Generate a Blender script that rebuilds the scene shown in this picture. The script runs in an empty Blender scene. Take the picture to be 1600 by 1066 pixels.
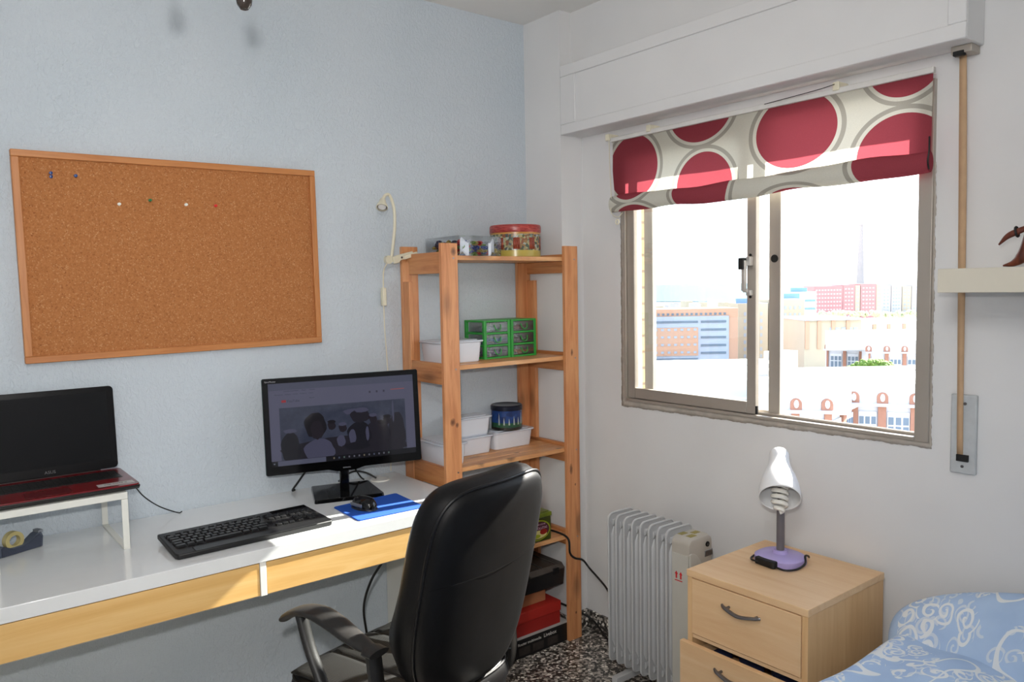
import bpy, bmesh, math, random
from mathutils import Vector, Matrix, Euler
random.seed(7)
sc = bpy.context.scene
PI = math.pi

# ------------------------------------------------------------------ camera
cd = bpy.data.cameras.new('camera'); cam = bpy.data.objects.new('camera', cd); sc.collection.objects.link(cam)
yaw, pitch, roll = .8999, -.0697, -.0179
F = Vector((math.cos(yaw)*math.cos(pitch), math.sin(yaw)*math.cos(pitch), math.sin(pitch)))
R0 = Vector((math.sin(yaw), -math.cos(yaw), 0)); U0 = R0.cross(F)
R = math.cos(roll)*R0 + math.sin(roll)*U0; U = -math.sin(roll)*R0 + math.cos(roll)*U0
CAM = Vector((-2.0967, -2.5289, 1.4274))
cam.matrix_world = Matrix(((R.x, U.x, -F.x, CAM.x), (R.y, U.y, -F.y, CAM.y), (R.z, U.z, -F.z, CAM.z), (0, 0, 0, 1)))
cd.sensor_width = 36; cd.lens = 1215.1/1600*36; cd.clip_start = .03; cd.clip_end = 60000
sc.camera = cam
# ------------------------------------------------------------------ view and light
sc.view_settings.view_transform = 'Standard'; sc.view_settings.look = 'None'
sc.view_settings.gamma = 1; sc.view_settings.use_curve_mapping = False
sc.view_settings.exposure = 0.0
SKY, SUN, FLASH, FILL = 4.0, 31.0, 74.0, 36.0
w = bpy.data.worlds.new('world'); sc.world = w; w.use_nodes = True
nt = w.node_tree; nt.nodes.clear()
o_ = nt.nodes.new('ShaderNodeOutputWorld'); b_ = nt.nodes.new('ShaderNodeBackground')
tc = nt.nodes.new('ShaderNodeTexCoord'); sx = nt.nodes.new('ShaderNodeSeparateXYZ'); rp = nt.nodes.new('ShaderNodeValToRGB')
nt.links.new(tc.outputs['Generated'], sx.inputs[0]); nt.links.new(sx.outputs['Z'], rp.inputs[0])
rp.color_ramp.elements[0].position = 0; rp.color_ramp.elements[0].color = (.93, .97, 1, 1)
rp.color_ramp.elements[1].position = .9; rp.color_ramp.elements[1].color = (.42, .62, .95, 1)
nt.links.new(rp.outputs[0], b_.inputs[0]); b_.inputs[1].default_value = SKY
nt.links.new(b_.outputs[0], o_.inputs[0])
sd = bpy.data.lights.new('sun', 'SUN'); sd.energy = SUN; sd.angle = .009; sd.color = (1, .95, .86)
so = bpy.data.objects.new('sun', sd); sc.collection.objects.link(so)
so.rotation_euler = Vector((-1, .11, -.69)).to_track_quat('-Z', 'Y').to_euler()
fd = bpy.data.lights.new('camera_flash', 'SPOT'); fd.spot_size = math.radians(104); fd.spot_blend = 1.0; fd.energy = FLASH; fd.shadow_soft_size = .02; fd.color = (1, .97, .93)
fo = bpy.data.objects.new('camera_flash', fd); sc.collection.objects.link(fo)
fo.location = CAM + U*.115 - R*.03 + F*.02; fo.rotation_euler = (F-R*.12+U*.03).to_track_quat('-Z', 'Y').to_euler()
ld = bpy.data.lights.new('fill_light', 'POINT'); ld.energy = FILL; ld.shadow_soft_size = .22; ld.color = (1, .98, .96)  # added fill lamp with no fixture, evens out the light in the room
lo = bpy.data.objects.new('fill_light', ld); sc.collection.objects.link(lo)
lo.location = (-2.15, -2.35, 2.25)

# ------------------------------------------------------------------ helpers
def lin(c):
    r = []
    for v in c:
        v = v/255.
        r.append(v/12.92 if v <= .04045 else ((v+.055)/1.055)**2.4)
    return (*r, 1)
def tag(o, label=None, cat=None, group=None, kind=None):
    if label: o['label'] = label
    if cat: o['category'] = cat
    if group: o['group'] = group
    if kind: o['kind'] = kind
    return o
def thing(name, label, cat, loc=(0, 0, 0), rz=0, group=None, kind=None):
    o = bpy.data.objects.new(name, None); sc.collection.objects.link(o)
    o.location = loc; o.rotation_euler = (0, 0, rz); o.empty_display_size = .05
    return tag(o, label, cat, group, kind)
def root_of(o):
    while o.parent: o = o.parent
    return o
def catmull(pts, n=8):
    P = [Vector(p) for p in pts]; out = []
    Q = [P[0]*2-P[1]] + P + [P[-1]*2-P[-2]]
    for i in range(1, len(Q)-2):
        a, b, c, d = Q[i-1], Q[i], Q[i+1], Q[i+2]
        for k in range(n):
            t = k/n
            out.append(.5*((2*b)+(c-a)*t+(2*a-5*b+4*c-d)*t*t+(3*b-a-3*c+d)*t**3))
    out.append(P[-1]); return out
def superell(w, h, e=4, n=48):
    r = []
    for i in range(n):
        a = 2*PI*i/n; c, s = math.cos(a), math.sin(a)
        r.append((w/2*math.copysign(abs(c)**(2/e), c), h/2*math.copysign(abs(s)**(2/e), s)))
    return r
def rrect(x0, x1, y0, y1, r, n=5):
    o = []
    for cx, cy, a0 in ((x1-r, y1-r, 0), (x0+r, y1-r, 90), (x0+r, y0+r, 180), (x1-r, y0+r, 270)):
        for k in range(n+1):
            a = math.radians(a0+90*k/n); o.append((cx+r*math.cos(a), cy+r*math.sin(a)))
    return o
class MB:
    def __init__(s): s.v = []; s.f = []
    def add(s, vs, fs):
        n = len(s.v); s.v += [Vector(v) for v in vs]; s.f += [tuple(i+n for i in f) for f in fs]; return s
    def box(s, x0, x1, y0, y1, z0, z1):
        v = [(x, y, z) for z in (z0, z1) for y in (y0, y1) for x in (x0, x1)]
        return s.add(v, [(0, 2, 3, 1), (4, 5, 7, 6), (0, 1, 5, 4), (2, 6, 7, 3), (0, 4, 6, 2), (1, 3, 7, 5)])
    def prism(s, poly, a, b, axis='z', top=None):
        """poly in the two other axes (cyclic order), extruded a..b along axis; top: other outline at b"""
        n = len(poly); tp = top or poly
        def P(p, t):
            return {'z': (p[0], p[1], t), 'y': (p[0], t, p[1]), 'x': (t, p[0], p[1])}[axis]
        v = [P(p, a) for p in poly] + [P(p, b) for p in tp]
        f = [tuple(range(n))[::-1], tuple(range(n, 2*n))] + [(i, (i+1) % n, n+(i+1) % n, n+i) for i in range(n)]
        return s.add(v, f)
    def tube(s, pts, r, n=8, cap=True):
        P = [Vector(p) for p in pts]; m = len(P); rr = r if hasattr(r, '__len__') else [r]*m
        v = []; up = None
        for i in range(m):
            t = (P[min(i+1, m-1)]-P[max(i-1, 0)]).normalized()
            if up is None:
                up = Vector((0, 0, 1)) if abs(t.z) < .9 else Vector((1, 0, 0))
            a = up - t*up.dot(t)
            if a.length < 1e-6: a = Vector((1, 0, 0)) - t*t.x
            a.normalize(); b = t.cross(a); up = a
            q = rr[i] if not hasattr(rr[i], '__len__') else None
            for k in range(n):
                an = 2*PI*k/n
                if q is None: v.append(P[i]+a*math.cos(an)*rr[i][0]+b*math.sin(an)*rr[i][1])
                else: v.append(P[i]+(a*math.cos(an)+b*math.sin(an))*q)
        f = [(i*n+k, i*n+(k+1) % n, (i+1)*n+(k+1) % n, (i+1)*n+k) for i in range(m-1) for k in range(n)]
        if cap: f += [tuple(range(n))[::-1], tuple(range((m-1)*n, m*n))]
        return s.add(v, f)
    def cyl(s, c, r, z0, z1, n=32, r2=None):
        return s.lathe(c, [(r, z0), (r if r2 is None else r2, z1)], n)
    def lathe(s, c, prof, n=40, cap=True):
        v = []
        for r, z in prof:
            for k in range(n):
                a = 2*PI*k/n; v.append((c[0]+r*math.cos(a), c[1]+r*math.sin(a), z))
        m = len(prof)
        f = [(i*n+k, i*n+(k+1) % n, (i+1)*n+(k+1) % n, (i+1)*n+k) for i in range(m-1) for k in range(n)]
        if cap: f += [tuple(range(n))[::-1], tuple(range((m-1)*n, m*n))]
        return s.add(v, f)
    def rings(s, rings, cap=True, closed=False):
        n = len(rings[0]); m = len(rings); v = [p for r in rings for p in r]
        f = [(i*n+k, i*n+(k+1) % n, (i+1)*n+(k+1) % n, (i+1)*n+k) for i in range(m-1) for k in range(n)]
        if cap: f += [tuple(range(n))[::-1], tuple(range((m-1)*n, m*n))]
        return s.add(v, f)
    def grid(s, nu, nv, fn, thick=None):
        v = [fn(i/nu, j/nv) for j in range(nv+1) for i in range(nu+1)]
        f = [(j*(nu+1)+i, j*(nu+1)+i+1, (j+1)*(nu+1)+i+1, (j+1)*(nu+1)+i) for j in range(nv) for i in range(nu)]
        return s.add(v, f)
    def blob(s, c, r, seg=12, rg=8):
        rr = r if hasattr(r, '__len__') else (r, r, r)
        n = len(s.v); rings = []
        for i in range(rg+1):
            t = PI*i/rg; q = max(math.sin(t), .01)
            rings.append([(c[0]+rr[0]*q*math.cos(2*PI*k/seg), c[1]+rr[1]*q*math.sin(2*PI*k/seg), c[2]-rr[2]*math.cos(t)) for k in range(seg)])
        return s.rings(rings)
    def xf(s, M):
        s.v = [M @ v for v in s.v]; return s
    def build(s, name, mat, parent=None, W=True, bevel=0, smooth=True, ang=35, loc=None, seg=2, sub=0, solid=0):
        vs = s.v
        if parent is not None:
            rt = root_of(parent)
            if W: vs = [v-rt.location for v in vs]; 
        else:
            if loc is None:
                xs = [v.x for v in vs]; ys = [v.y for v in vs]; zs = [v.z for v in vs]
                loc = Vector(((min(xs)+max(xs))/2, (min(ys)+max(ys))/2, min(zs)))
            loc = Vector(loc); vs = [v-loc for v in vs]
        me = bpy.data.meshes.new(name); me.from_pydata([tuple(v) for v in vs], [], s.f)
        bm = bmesh.new(); bm.from_mesh(me); bmesh.ops.recalc_face_normals(bm, faces=bm.faces); bm.to_mesh(me); bm.free()
        if smooth:
            me.shade_smooth(); me.set_sharp_from_angle(angle=math.radians(ang))
        me.materials.append(mat)
        o = bpy.data.objects.new(name, me); sc.collection.objects.link(o)
        if parent is not None: o.parent = parent
        else: o.location = loc
        if solid:
            m = o.modifiers.new('solid', 'SOLIDIFY'); m.thickness = solid; m.offset = 0
        if bevel:
            m = o.modifiers.new('bevel', 'BEVEL'); m.width = bevel; m.segments = seg; m.limit_method = 'ANGLE'; m.angle_limit = math.radians(40)
        if sub:
            m = o.modifiers.new('sub', 'SUBSURF'); m.levels = sub; m.render_levels = sub
        return o
def text(s, size, extrude=.0003, align='CENTER'):
    """lettering as mesh data in the XY plane, baseline at y=0"""
    cu = bpy.data.curves.new('t', 'FONT'); cu.body = s; cu.size = size; cu.extrude = extrude; cu.align_x = align
    cu.resolution_u = 3
    ob = bpy.data.objects.new('t', cu); me = bpy.data.meshes.new_from_object(ob)
    mb = MB(); mb.add([v.co.copy() for v in me.vertices], [tuple(p.vertices) for p in me.polygons])
    bpy.data.objects.remove(ob); bpy.data.curves.remove(cu); bpy.data.meshes.remove(me); return mb
def frameM(origin, xdir, ydir):
    x = Vector(xdir).normalized(); y = Vector(ydir); y = (y-x*x.dot(y)).normalized(); z = x.cross(y)
    o = Vector(origin)
    return Matrix(((x.x, y.x, z.x, o.x), (x.y, y.y, z.y, o.y), (x.z, y.z, z.z, o.z), (0, 0, 0, 1)))

# ------------------------------------------------------------------ materials
class NT:
    def __init__(s, name):
        s.m = bpy.data.materials.new(name); s.m.use_nodes = True; s.t = s.m.node_tree; s.n = s.t.nodes
        s.b = s.n['Principled BSDF']; s.out = s.n['Material Output']
    def new(s, ty, **k):
        x = s.n.new('ShaderNode'+ty)
        for a, b in k.items(): setattr(x, a, b)
        return x
    def link(s, a, b): s.t.links.new(a, b)
    def coord(s, scale=(1, 1, 1), kind='Object', rot=(0, 0, 0)):
        c = s.new('TexCoord'); m = s.new('Mapping'); m.inputs['Scale'].default_value = scale; m.inputs['Rotation'].default_value = rot
        s.link(c.outputs[kind], m.inputs[0]); return m.outputs[0]
    def noise(s, vec, scale, detail=3, rough=.5, dist=0):
        x = s.new('TexNoise'); x.inputs['Scale'].default_value = scale; x.inputs['Detail'].default_value = detail
        x.inputs['Roughness'].default_value = rough; x.inputs['Distortion'].default_value = dist
        s.link(vec, x.inputs['Vector']); return x.outputs['Fac']
    def vor(s, vec, scale, feature='F1', out='Distance'):
        x = s.new('TexVoronoi', feature=feature); x.inputs['Scale'].default_value = scale; s.link(vec, x.inputs['Vector']); return x.outputs[out]
    def ramp(s, fac, stops, interp='LINEAR'):
        x = s.new('ValToRGB'); e = x.color_ramp.elements; x.color_ramp.interpolation = interp
        while len(e) < len(stops): e.new(.5)
        for i, (p, c) in enumerate(stops): e[i].position = p; e[i].color = c if len(c) == 4 else (*c, 1)
        s.link(fac, x.inputs[0]); return x.outputs[0]
    def mix(s, fac, a, b, mode='MIX'):
        x = s.new('Mix', data_type='RGBA', blend_type=mode)
        for v, i in ((fac, 0), (a, 6), (b, 7)):
            if hasattr(v, 'is_linked'): s.link(v, x.inputs[i])
            else: x.inputs[i].default_value = v
        return x.outputs[2]
    def math(s, op, a, b=None, c=None):
        x = s.new('Math', operation=op)
        for i, v in enumerate((a, b, c)):
            if v is None: continue
            if hasattr(v, 'is_linked'): s.link(v, x.inputs[i])
            else: x.inputs[i].default_value = v
        return x.outputs[0]
    def bump(s, h, strength, dist=.002):
        x = s.new('Bump'); x.inputs['Strength'].default_value = strength; x.inputs['Distance'].default_value = dist
        s.link(h, x.inputs['Height']); s.link(x.outputs[0], s.b.inputs['Normal']); return x.outputs[0]
    def set(s, **k):
        for a, v in k.items():
            i = s.b.inputs[{'col': 'Base Color', 'rough': 'Roughness', 'metal': 'Metallic', 'spec': 'Specular IOR Level', 'coat': 'Coat Weight', 'coatr': 'Coat Roughness', 'em': 'Emission Color', 'es': 'Emission Strength'}[a]]
            if hasattr(v, 'is_linked'): s.link(v, i)
            else: i.default_value = v
        return s
def M(name, c, rough=.5, metal=0, spec=.5, var=.06, vs=20, bump=0, bs=200, coat=0, em=None, es=0, bd=.001):
    t = NT(name); col = lin(c); v = t.coord()
    n = t.noise(v, vs, 3)
    dk = tuple(x*(1-var) for x in col[:3])+(1,); lt = tuple(min(1, x*(1+var)) for x in col[:3])+(1,)
    t.set(col=t.ramp(n, [(.3, dk), (.7, lt)]), rough=rough, metal=metal, spec=spec, coat=coat)
    if em: t.set(em=lin(em), es=es)
    if bump: t.bump(t.noise(v, bs, 3), bump, bd)
    return t.m
def wood(name, c1, c2, c3, axis='x', rough=.45, knots=.5, ring=1.0, scale=1, marks=()):
    t = NT(name); st = {'x': (1.2, 16, 16), 'y': (16, 1.2, 16), 'z': (16, 16, 1.2)}[axis]
    v = t.coord(tuple(q*scale for q in st)); n = t.noise(v, 2.2, 6, .6, 1.2*ring)
    col = t.ramp(n, [(.28, lin(c1)), (.5, lin(c2)), (.72, lin(c3))])
    fine = t.noise(t.coord(tuple(q*6*scale for q in st)), 3, 3)
    col = t.mix(t.math('MULTIPLY', fine, .28), col, lin(c1))
    if knots:
        kv = t.coord({'x': (3.2, 8, 8), 'y': (8, 3.2, 8), 'z': (8, 8, 3.2)}[axis])
        d = t.vor(kv, 1.15)
        k = t.ramp(d, [(.12, (1, 1, 1)), (.2, (.35, .35, .35)), (.27, (0, 0, 0))])
        col = t.mix(t.math('MULTIPLY', k, knots), col, lin((70, 38, 22)))
    for mx_, my_, mz_, ra, rb, rc in marks:
        vm = t.new('VectorMath', operation='SUBTRACT'); t.link(t.coord(), vm.inputs[0]); vm.inputs[1].default_value = (mx_, my_, mz_)
        vd = t.new('VectorMath', operation='DIVIDE'); t.link(vm.outputs[0], vd.inputs[0]); vd.inputs[1].default_value = (ra, rb, rc)
        vl = t.new('VectorMath', operation='LENGTH'); t.link(vd.outputs[0], vl.inputs[0])
        d = t.math('ADD', vl.outputs['Value'], t.math('MULTIPLY', t.noise(t.coord(), 90, 3), .5))
        k = t.ramp(d, [(.35, (.85, .85, .85)), (.75, (.55, .55, .55)), (1.0, (.12, .12, .12)), (1.2, (0, 0, 0))])
        col = t.mix(k, col, lin((74, 38, 22)))
    t.set(col=col, rough=rough); t.bump(n, .12, .001); return t.m
mWhite = M('plaster_white', (222, 222, 222), .9, var=.03, vs=3, bump=.12, bs=60)
mCeil = M('ceiling_paint', (232, 230, 226), .9, var=.02, vs=3)
def stipple():
    t = NT('stippled_wall'); v = t.coord()
    n = t.noise(v, 2, 2); t.set(col=t.ramp(n, [(.3, lin((196, 206, 214))), (.7, lin((204, 212, 219)))]), rough=.85, spec=.3)
    v2 = t.coord((1, 1, .7))
    h = t.ramp(t.noise(v2, 105, 2.5, .55, .6), [(.42, (0, 0, 0)), (.62, (1, 1, 1))])
    t.bump(h, .55, .0022); return t.m
mStip = stipple()
def terrazzo(name, light=1.0, scale=95):
    t = NT(name); v = t.coord()
    d = t.noise(v, 30, 2); vv = t.new('VectorMath', operation='ADD'); sc_ = t.new('VectorMath', operation='SCALE')
    nn = t.new('TexNoise'); nn.inputs['Scale'].default_value = 60; t.link(v, nn.inputs['Vector'])
    t.link(nn.outputs['Color'], sc_.inputs[0]); sc_.inputs['Scale'].default_value = .006
    t.link(v, vv.inputs[0]); t.link(sc_.outputs[0], vv.inputs[1])
    vo = t.new('TexVoronoi'); vo.inputs['Scale'].default_value = scale; t.link(vv.outputs[0], vo.inputs['Vector'])
    sp = t.new('SeparateColor'); t.link(vo.outputs['Color'], sp.inputs[0])
    k = light
    col = t.ramp(sp.outputs[0], [(0, (.02*k, .018*k, .016*k)), (.38, (.05*k, .046*k, .04*k)), (.52, (.16*k, .145*k, .13*k)), (.72, (.30*k, .28*k, .25*k)), (.9, (.52*k, .5*k, .46*k))], 'CONSTANT')
    t.set(col=col, rough=.28, spec=.5); return t.m
mFloor = terrazzo('terrazzo_floor', 1.8, 110); mSkirt = terrazzo('terrazzo_skirting', 1.9)
pineX = wood('pine_x', (184, 120, 72), (218, 160, 106), (232, 182, 130), 'x', .4, marks=[(-0.145, -0.117, 0.785, 0.03, 0.009, 0.02), (-0.005, -0.117, 0.785, 0.034, 0.012, 0.02), (0.075, -0.055, 0.785, 0.022, 0.008, 0.02), (0.245, -0.11, 0.785, 0.02, 0.012, 0.02), (-0.05, -0.115, 1.152, 0.03, 0.006, 0.02), (0.01, -0.117, 0.432, 0.03, 0.01, 0.02)])
pineY = wood('pine_y', (164, 98, 56), (202, 136, 84), (216, 156, 102), 'y', .4)
pineZ = wood('pine_z', (182, 112, 68), (216, 150, 100), (228, 168, 116), 'z', .4, marks=[(-0.257, -0.138, 1.553, 0.016, 0.05, 0.022), (-0.275, -0.138, 0.957, 0.016, 0.05, 0.02), (-0.257, -0.138, 0.945, 0.01, 0.05, 0.014), (0.296, -0.138, 1.165, 0.009, 0.05, 0.02), (0.284, -0.138, 0.7, 0.012, 0.05, 0.03), (0.306, -0.138, 0.635, 0.006, 0.05, 0.008), (0.302, -0.138, 0.11, 0.007, 0.05, 0.009)])
oakX = wood('frame_oak_x', (176, 108, 56), (198, 132, 78), (208, 146, 90), 'x', .4, 0)
oakZ = wood('frame_oak_z', (176, 108, 56), (198, 132, 78), (208, 146, 90), 'z', .4, 0)
birch = wood('birch_veneer', (214, 168, 100), (224, 182, 116), (232, 196, 134), 'x', .38, 0, 2.2, .5)
beechY = wood('beech_veneer_y', (222, 180, 134), (230, 194, 150), (236, 204, 164), 'y', .42, 0, 1, .6)
beechX = wood('beech_veneer_x', (222, 180, 134), (230, 194, 150), (236, 204, 164), 'x', .42, 0, 1, .6)
beechZ = wood('beech_veneer_z', (212, 168, 118), (224, 184, 134), (232, 196, 148), 'z', .42, 0, 1, .6)
darkwood = wood('dark_figurine_wood', (60, 26, 16), (104, 48, 30), (130, 66, 40), 'z', .3, 0)
def cork():
    t = NT('cork'); v = t.coord(); n = t.noise(v, 200, 4, .7); sp = t.new('SeparateColor')
    vo = t.new('TexVoronoi'); vo.inputs['Scale'].default_value = 330; t.link(v, vo.inputs['Vector']); t.link(vo.outputs['Color'], sp.inputs[0])
    a = t.ramp(n, [(.3, lin((136, 86, 50))), (.5, lin((172, 112, 68))), (.7, lin((192, 136, 88)))])
    b = t.ramp(sp.outputs[0], [(.0, lin((128, 74, 40))), (.1, lin((180, 118, 72))), (.88, lin((182, 122, 76))), (.96, lin((212, 164, 116)))])
    col = t.mix(.5, a, b); t.set(col=col, rough=.95, spec=.1); t.bump(n, .4, .001); return t.m
mCork = cork()
mGloss = M('white_gloss_top', (226, 228, 228), .12, var=.01, coat=.4)
mDeskW = M('white_foil', (232, 230, 222), .3, var=.01)
mWMetal = M('white_steel', (230, 230, 222), .4, var=.01)
mPianoB = M('piano_black', (7, 7, 8), .08, var=.0, spec=.45)
mBlackP = M('black_plastic', (17, 17, 18), .42, var=.1)
mBlackS = M('black_satin', (26, 26, 27), .3, var=.1)
mTeal = M('teal_edge', (10, 58, 62), .15, var=.02)
mCable = M('cable_rubber', (18, 18, 18), .5)
mRedM = M('laptop_red', (112, 10, 18), .25, var=.05, coat=.3)
mSilver = M('brushed_silver', (150, 152, 156), .3, .9, var=.05)
mAlu = M('window_aluminium', (180, 172, 162), .42, .55, var=.06, vs=6)
mMortar = M('old_mortar', (180, 172, 162), .95, var=.12, vs=30, bump=.4, bs=80)
mCreamP = M('cream_plastic', (226, 220, 196), .4, var=.02)
mLavender = M('lavender_plastic', (176, 162, 216), .4, var=.02)
mGreyStem = M('grey_stem', (104, 100, 104), .4)
mShade = M('white_shade', (236, 236, 236), .3, var=.01)
mShadeIn = M('shade_inside', (196, 200, 212), .4, var=.01)
mBulb = M('bulb_glass', (232, 230, 222), .15, var=.01)
mRad = M('radiator_enamel', (186, 187, 188), .32, var=.03, vs=8)
mRadBox = M('radiator_plastic', (176, 170, 160), .4, var=.02)
mRadBox2 = M('radiator_plastic_pale', (190, 188, 180), .4, var=.02)
mBlue = M('mouse_pad_blue', (14, 76, 172), .8, var=.06, vs=300)
mRedC = M('red_card', (158, 30, 24), .6, var=.05)
mCard = M('brown_card', (178, 120, 82), .8, var=.06)
mBlackC = M('black_card', (20, 20, 22), .4)
mGreyC = M('grey_card', (176, 176, 174), .7)
mWhiteC = M('white_card', (216, 214, 210), .6)
mGreen = M('green_plastic', (44, 156, 58), .35, var=.05)
mTub = M('white_tub_plastic', (224, 228, 236), .3, var=.01)
mSmoke = M('smoky_lid', (72, 66, 62), .25, var=.15)
mRing = M('dark_metal', (120, 118, 120), .38, .8)
mBlk = M('matte_black', (12, 12, 12), .6)
mStrap = M('shutter_strap', (190, 158, 124), .8, var=.08, bump=.2, bs=500)
def leather():
    t = NT('black_leather'); v = t.coord(); n = t.noise(v, 260, 3, .6)
    t.set(col=t.ramp(t.noise(v, 14, 3), [(.3, (.0025, .0025, .003, 1)), (.7, (.0045, .0045, .005, 1))]), rough=t.math('ADD', t.math('MULTIPLY', n, .2), .30), spec=.24)
    t.bump(n, .25, .0006); return t.m
mLeather = leather()
mLeatherB = M('black_back_leather', (9, 9, 10), .5, spec=.18, var=.2, vs=14, bump=.15, bs=260, bd=.0006)
mSeam = M('seam_thread', (3, 3, 3), .8, spec=.05)
def ribbed():
    t = NT('ribbed_seat_fabric'); v = t.coord(); x = t.new('TexWave'); x.inputs['Scale'].default_value = 70; x.bands_direction = 'X'
    t.link(v, x.inputs['Vector']); n = t.noise(v, 500, 2)
    t.set(col=t.mix(x.outputs['Fac'], (.003, .003, .003, 1), (.012, .012, .012, 1)), rough=.55, spec=.35)
    t.bump(t.math('ADD', x.outputs['Fac'], t.math('MULTIPLY', n, .3)), .5, .001); return t.m
mRibbed = ribbed()
def clear(name, tint=(1, 1, 1), op=.06, rough=.02, fres=.5):
    m = bpy.data.materials.new(name); m.use_nodes = True; t = m.node_tree; t.nodes.clear()
    o = t.nodes.new('ShaderNodeOutputMaterial'); mx = t.nodes.new('ShaderNodeMixShader'); tr = t.nodes.new('ShaderNodeBsdfTransparent')
    gl = t.nodes.new('ShaderNodeBsdfGlossy'); gl.inputs['Roughness'].default_value = rough; tr.inputs[0].default_value = (*tint, 1)
    fr = t.nodes.new('ShaderNodeFresnel'); fr.inputs[0].default_value = 1.45
    ma = t.nodes.new('ShaderNodeMath'); ma.operation = 'MULTIPLY_ADD'; ma.inputs[1].default_value = fres; ma.inputs[2].default_value = op*.3
    nz = t.nodes.new('ShaderNodeTexNoise'); nz.inputs['Scale'].default_value = 3
    t.links.new(fr.outputs[0], ma.inputs[0]); t.links.new(ma.outputs[0], mx.inputs[0])
    t.links.new(tr.outputs[0], mx.inputs[1]); t.links.new(gl.outputs[0], mx.inputs[2]); t.links.new(mx.outputs[0], o.inputs[0]); return m
mGlass = clear('window_glass', (.97, .98, .98), .04)
mClearP = clear('clear_plastic', (.95, .96, .97), .08, .05, .6)
mClearD = clear('clear_drawer_plastic', (.86, .90, .92), .35, .25, .8)

# ------------------------------------------------------------------ the room
PX, WX = .2187, .1136            # pillar depth along the wall, recess of the window wall
def struct(name, mb, m, **k):
    o = mb.build(name, m, **k); o['kind'] = 'structure'; return o
H = 2.5; XB, YB = -3.1, -3.4
struct('floor', MB().box(XB, .2, YB, 0, -.08, 0), mFloor, smooth=False)
struct('ceiling', MB().box(XB-.1, .34, YB-.1, .1, H, H+.1), mCeil, smooth=False)
struct('wall_left', MB().box(XB-.1, .34, 0, .12, -.08, H), mStip, smooth=False)
mBack = M('back_wall_paint', (205, 208, 212), .9, var=.02, vs=2)
struct('wall_back', MB().box(XB-.1, .34, YB-.1, YB, -.08, H), mBack, smooth=False)
struct('wall_rear', MB().box(XB-.1, XB, YB, 0, -.08, H), mBack, smooth=False)
W0, W1, Z0, Z1 = -.457, -1.586, .981, 1.960
wb = MB().box(WX, .2, YB, -PX, -.08, Z0).box(WX, .2, YB, W1, Z0, Z1).box(WX, .2, W0, -PX, Z0, Z1).box(WX, .2, YB, -PX, Z1, H)
wb.box(0, .2, -PX, 0, -.08, H)                       # corner pillar
wb.box(.06, .2, -1.70, -PX, 2.285, H)                # wall strip above the shutter box
struct('wall_right', wb, mWhite, smooth=False)
def brick():
    t = NT('yellow_brick'); c = t.new('TexCoord'); m = t.new('Mapping'); t.link(c.outputs['Object'], m.inputs[0])
    s = t.new('SeparateXYZ'); t.link(m.outputs[0], s.inputs[0]); cb = t.new('CombineXYZ')
    t.link(t.math('ADD', s.outputs[0], s.outputs[1]), cb.inputs[0]); t.link(s.outputs[2], cb.inputs[1])
    b = t.new('TexBrick'); b.inputs['Scale'].default_value = 1; b.inputs['Brick Width'].default_value = .24; b.inputs['Row Height'].default_value = .065
    b.inputs['Mortar Size'].default_value = .006; b.inputs['Color1'].default_value = lin((206, 176, 120)); b.inputs['Color2'].default_value = lin((190, 160, 104)); b.inputs['Mortar'].default_value = lin((120, 104, 84))
    t.link(cb.outputs[0], b.inputs['Vector']); t.set(col=b.outputs['Color'], rough=.9); return t.m
ob = MB().box(.2, .34, YB, .12, -.08, .955).box(.2, .34, YB, -1.64, .955, 1.99).box(.2, .34, -.40, .12, .955, 1.99).box(.2, .34, YB, .12, 1.99, H+.1)
struct('wall_outer', ob, brick(), smooth=False)
# roller-shutter box over the window, with a raised border
bx = MB().box(.008, .112, -1.699, -PX, 2.019, 2.285)
bx.box(0, .01, -1.699, -PX, 2.242, 2.285).box(0, .01, -1.699, -PX, 2.019, 2.058).box(0, .01, -.300, -PX, 2.058, 2.242).box(0, .01, -1.699, -1.655, 2.058, 2.242)
struct('trim_1', bx, mWhite, bevel=.003)
# mortar border round the window
def wob(y, z, r=.006):
    k = math.sin(y*61+z*47)*.5+math.sin(y*143+z*171+1)*.35+math.sin((y+z)*391)*.25
    return (y+r*k, z+r*k)
mm = MB(); N = 60
def strip(a, b, c, d, n):        # outer edge a->b wobbles, inner edge c->d straight
    vs = []; 
    for i in range(n+1):
        t = i/n; y, z = wob(a[0]+(b[0]-a[0])*t, a[1]+(b[1]-a[1])*t, .0025)
        vs += [(WX-.002, y, z), (WX-.004, c[0]+(d[0]-c[0])*t, c[1]+(d[1]-c[1])*t)]
    mm.add(vs, [(2*i, 2*i+1, 2*i+3, 2*i+2) for i in range(n)])
strip((W0+.026, Z0-.026), (W0+.024, 1.74), (W0-.002, Z0), (W0-.002, 1.74), 260)
strip((W0+.026, Z0-.026), (W1-.004, Z0-.018), (W0, Z0+.002), (W1, Z0+.002), 300)
strip((W1-.004, Z0-.018), (W1-.003, 1.74), (W1+.002, Z0), (W1+.002, 1.74), 260)
struct('trim_2', mm, mMortar, solid=.003)
struct('baseboard_left', MB().box(XB, -.002, -.012, 0, 0, .075), mSkirt, bevel=.002)
struct('baseboard_right', MB().box(WX-.012, WX, YB, -PX-.0, 0, .075).box(-.012, 0, -PX-.012, -.013, 0, .075).box(0, WX, -PX-.012, -PX, 0, .075), mSkirt, bevel=.002)

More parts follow.
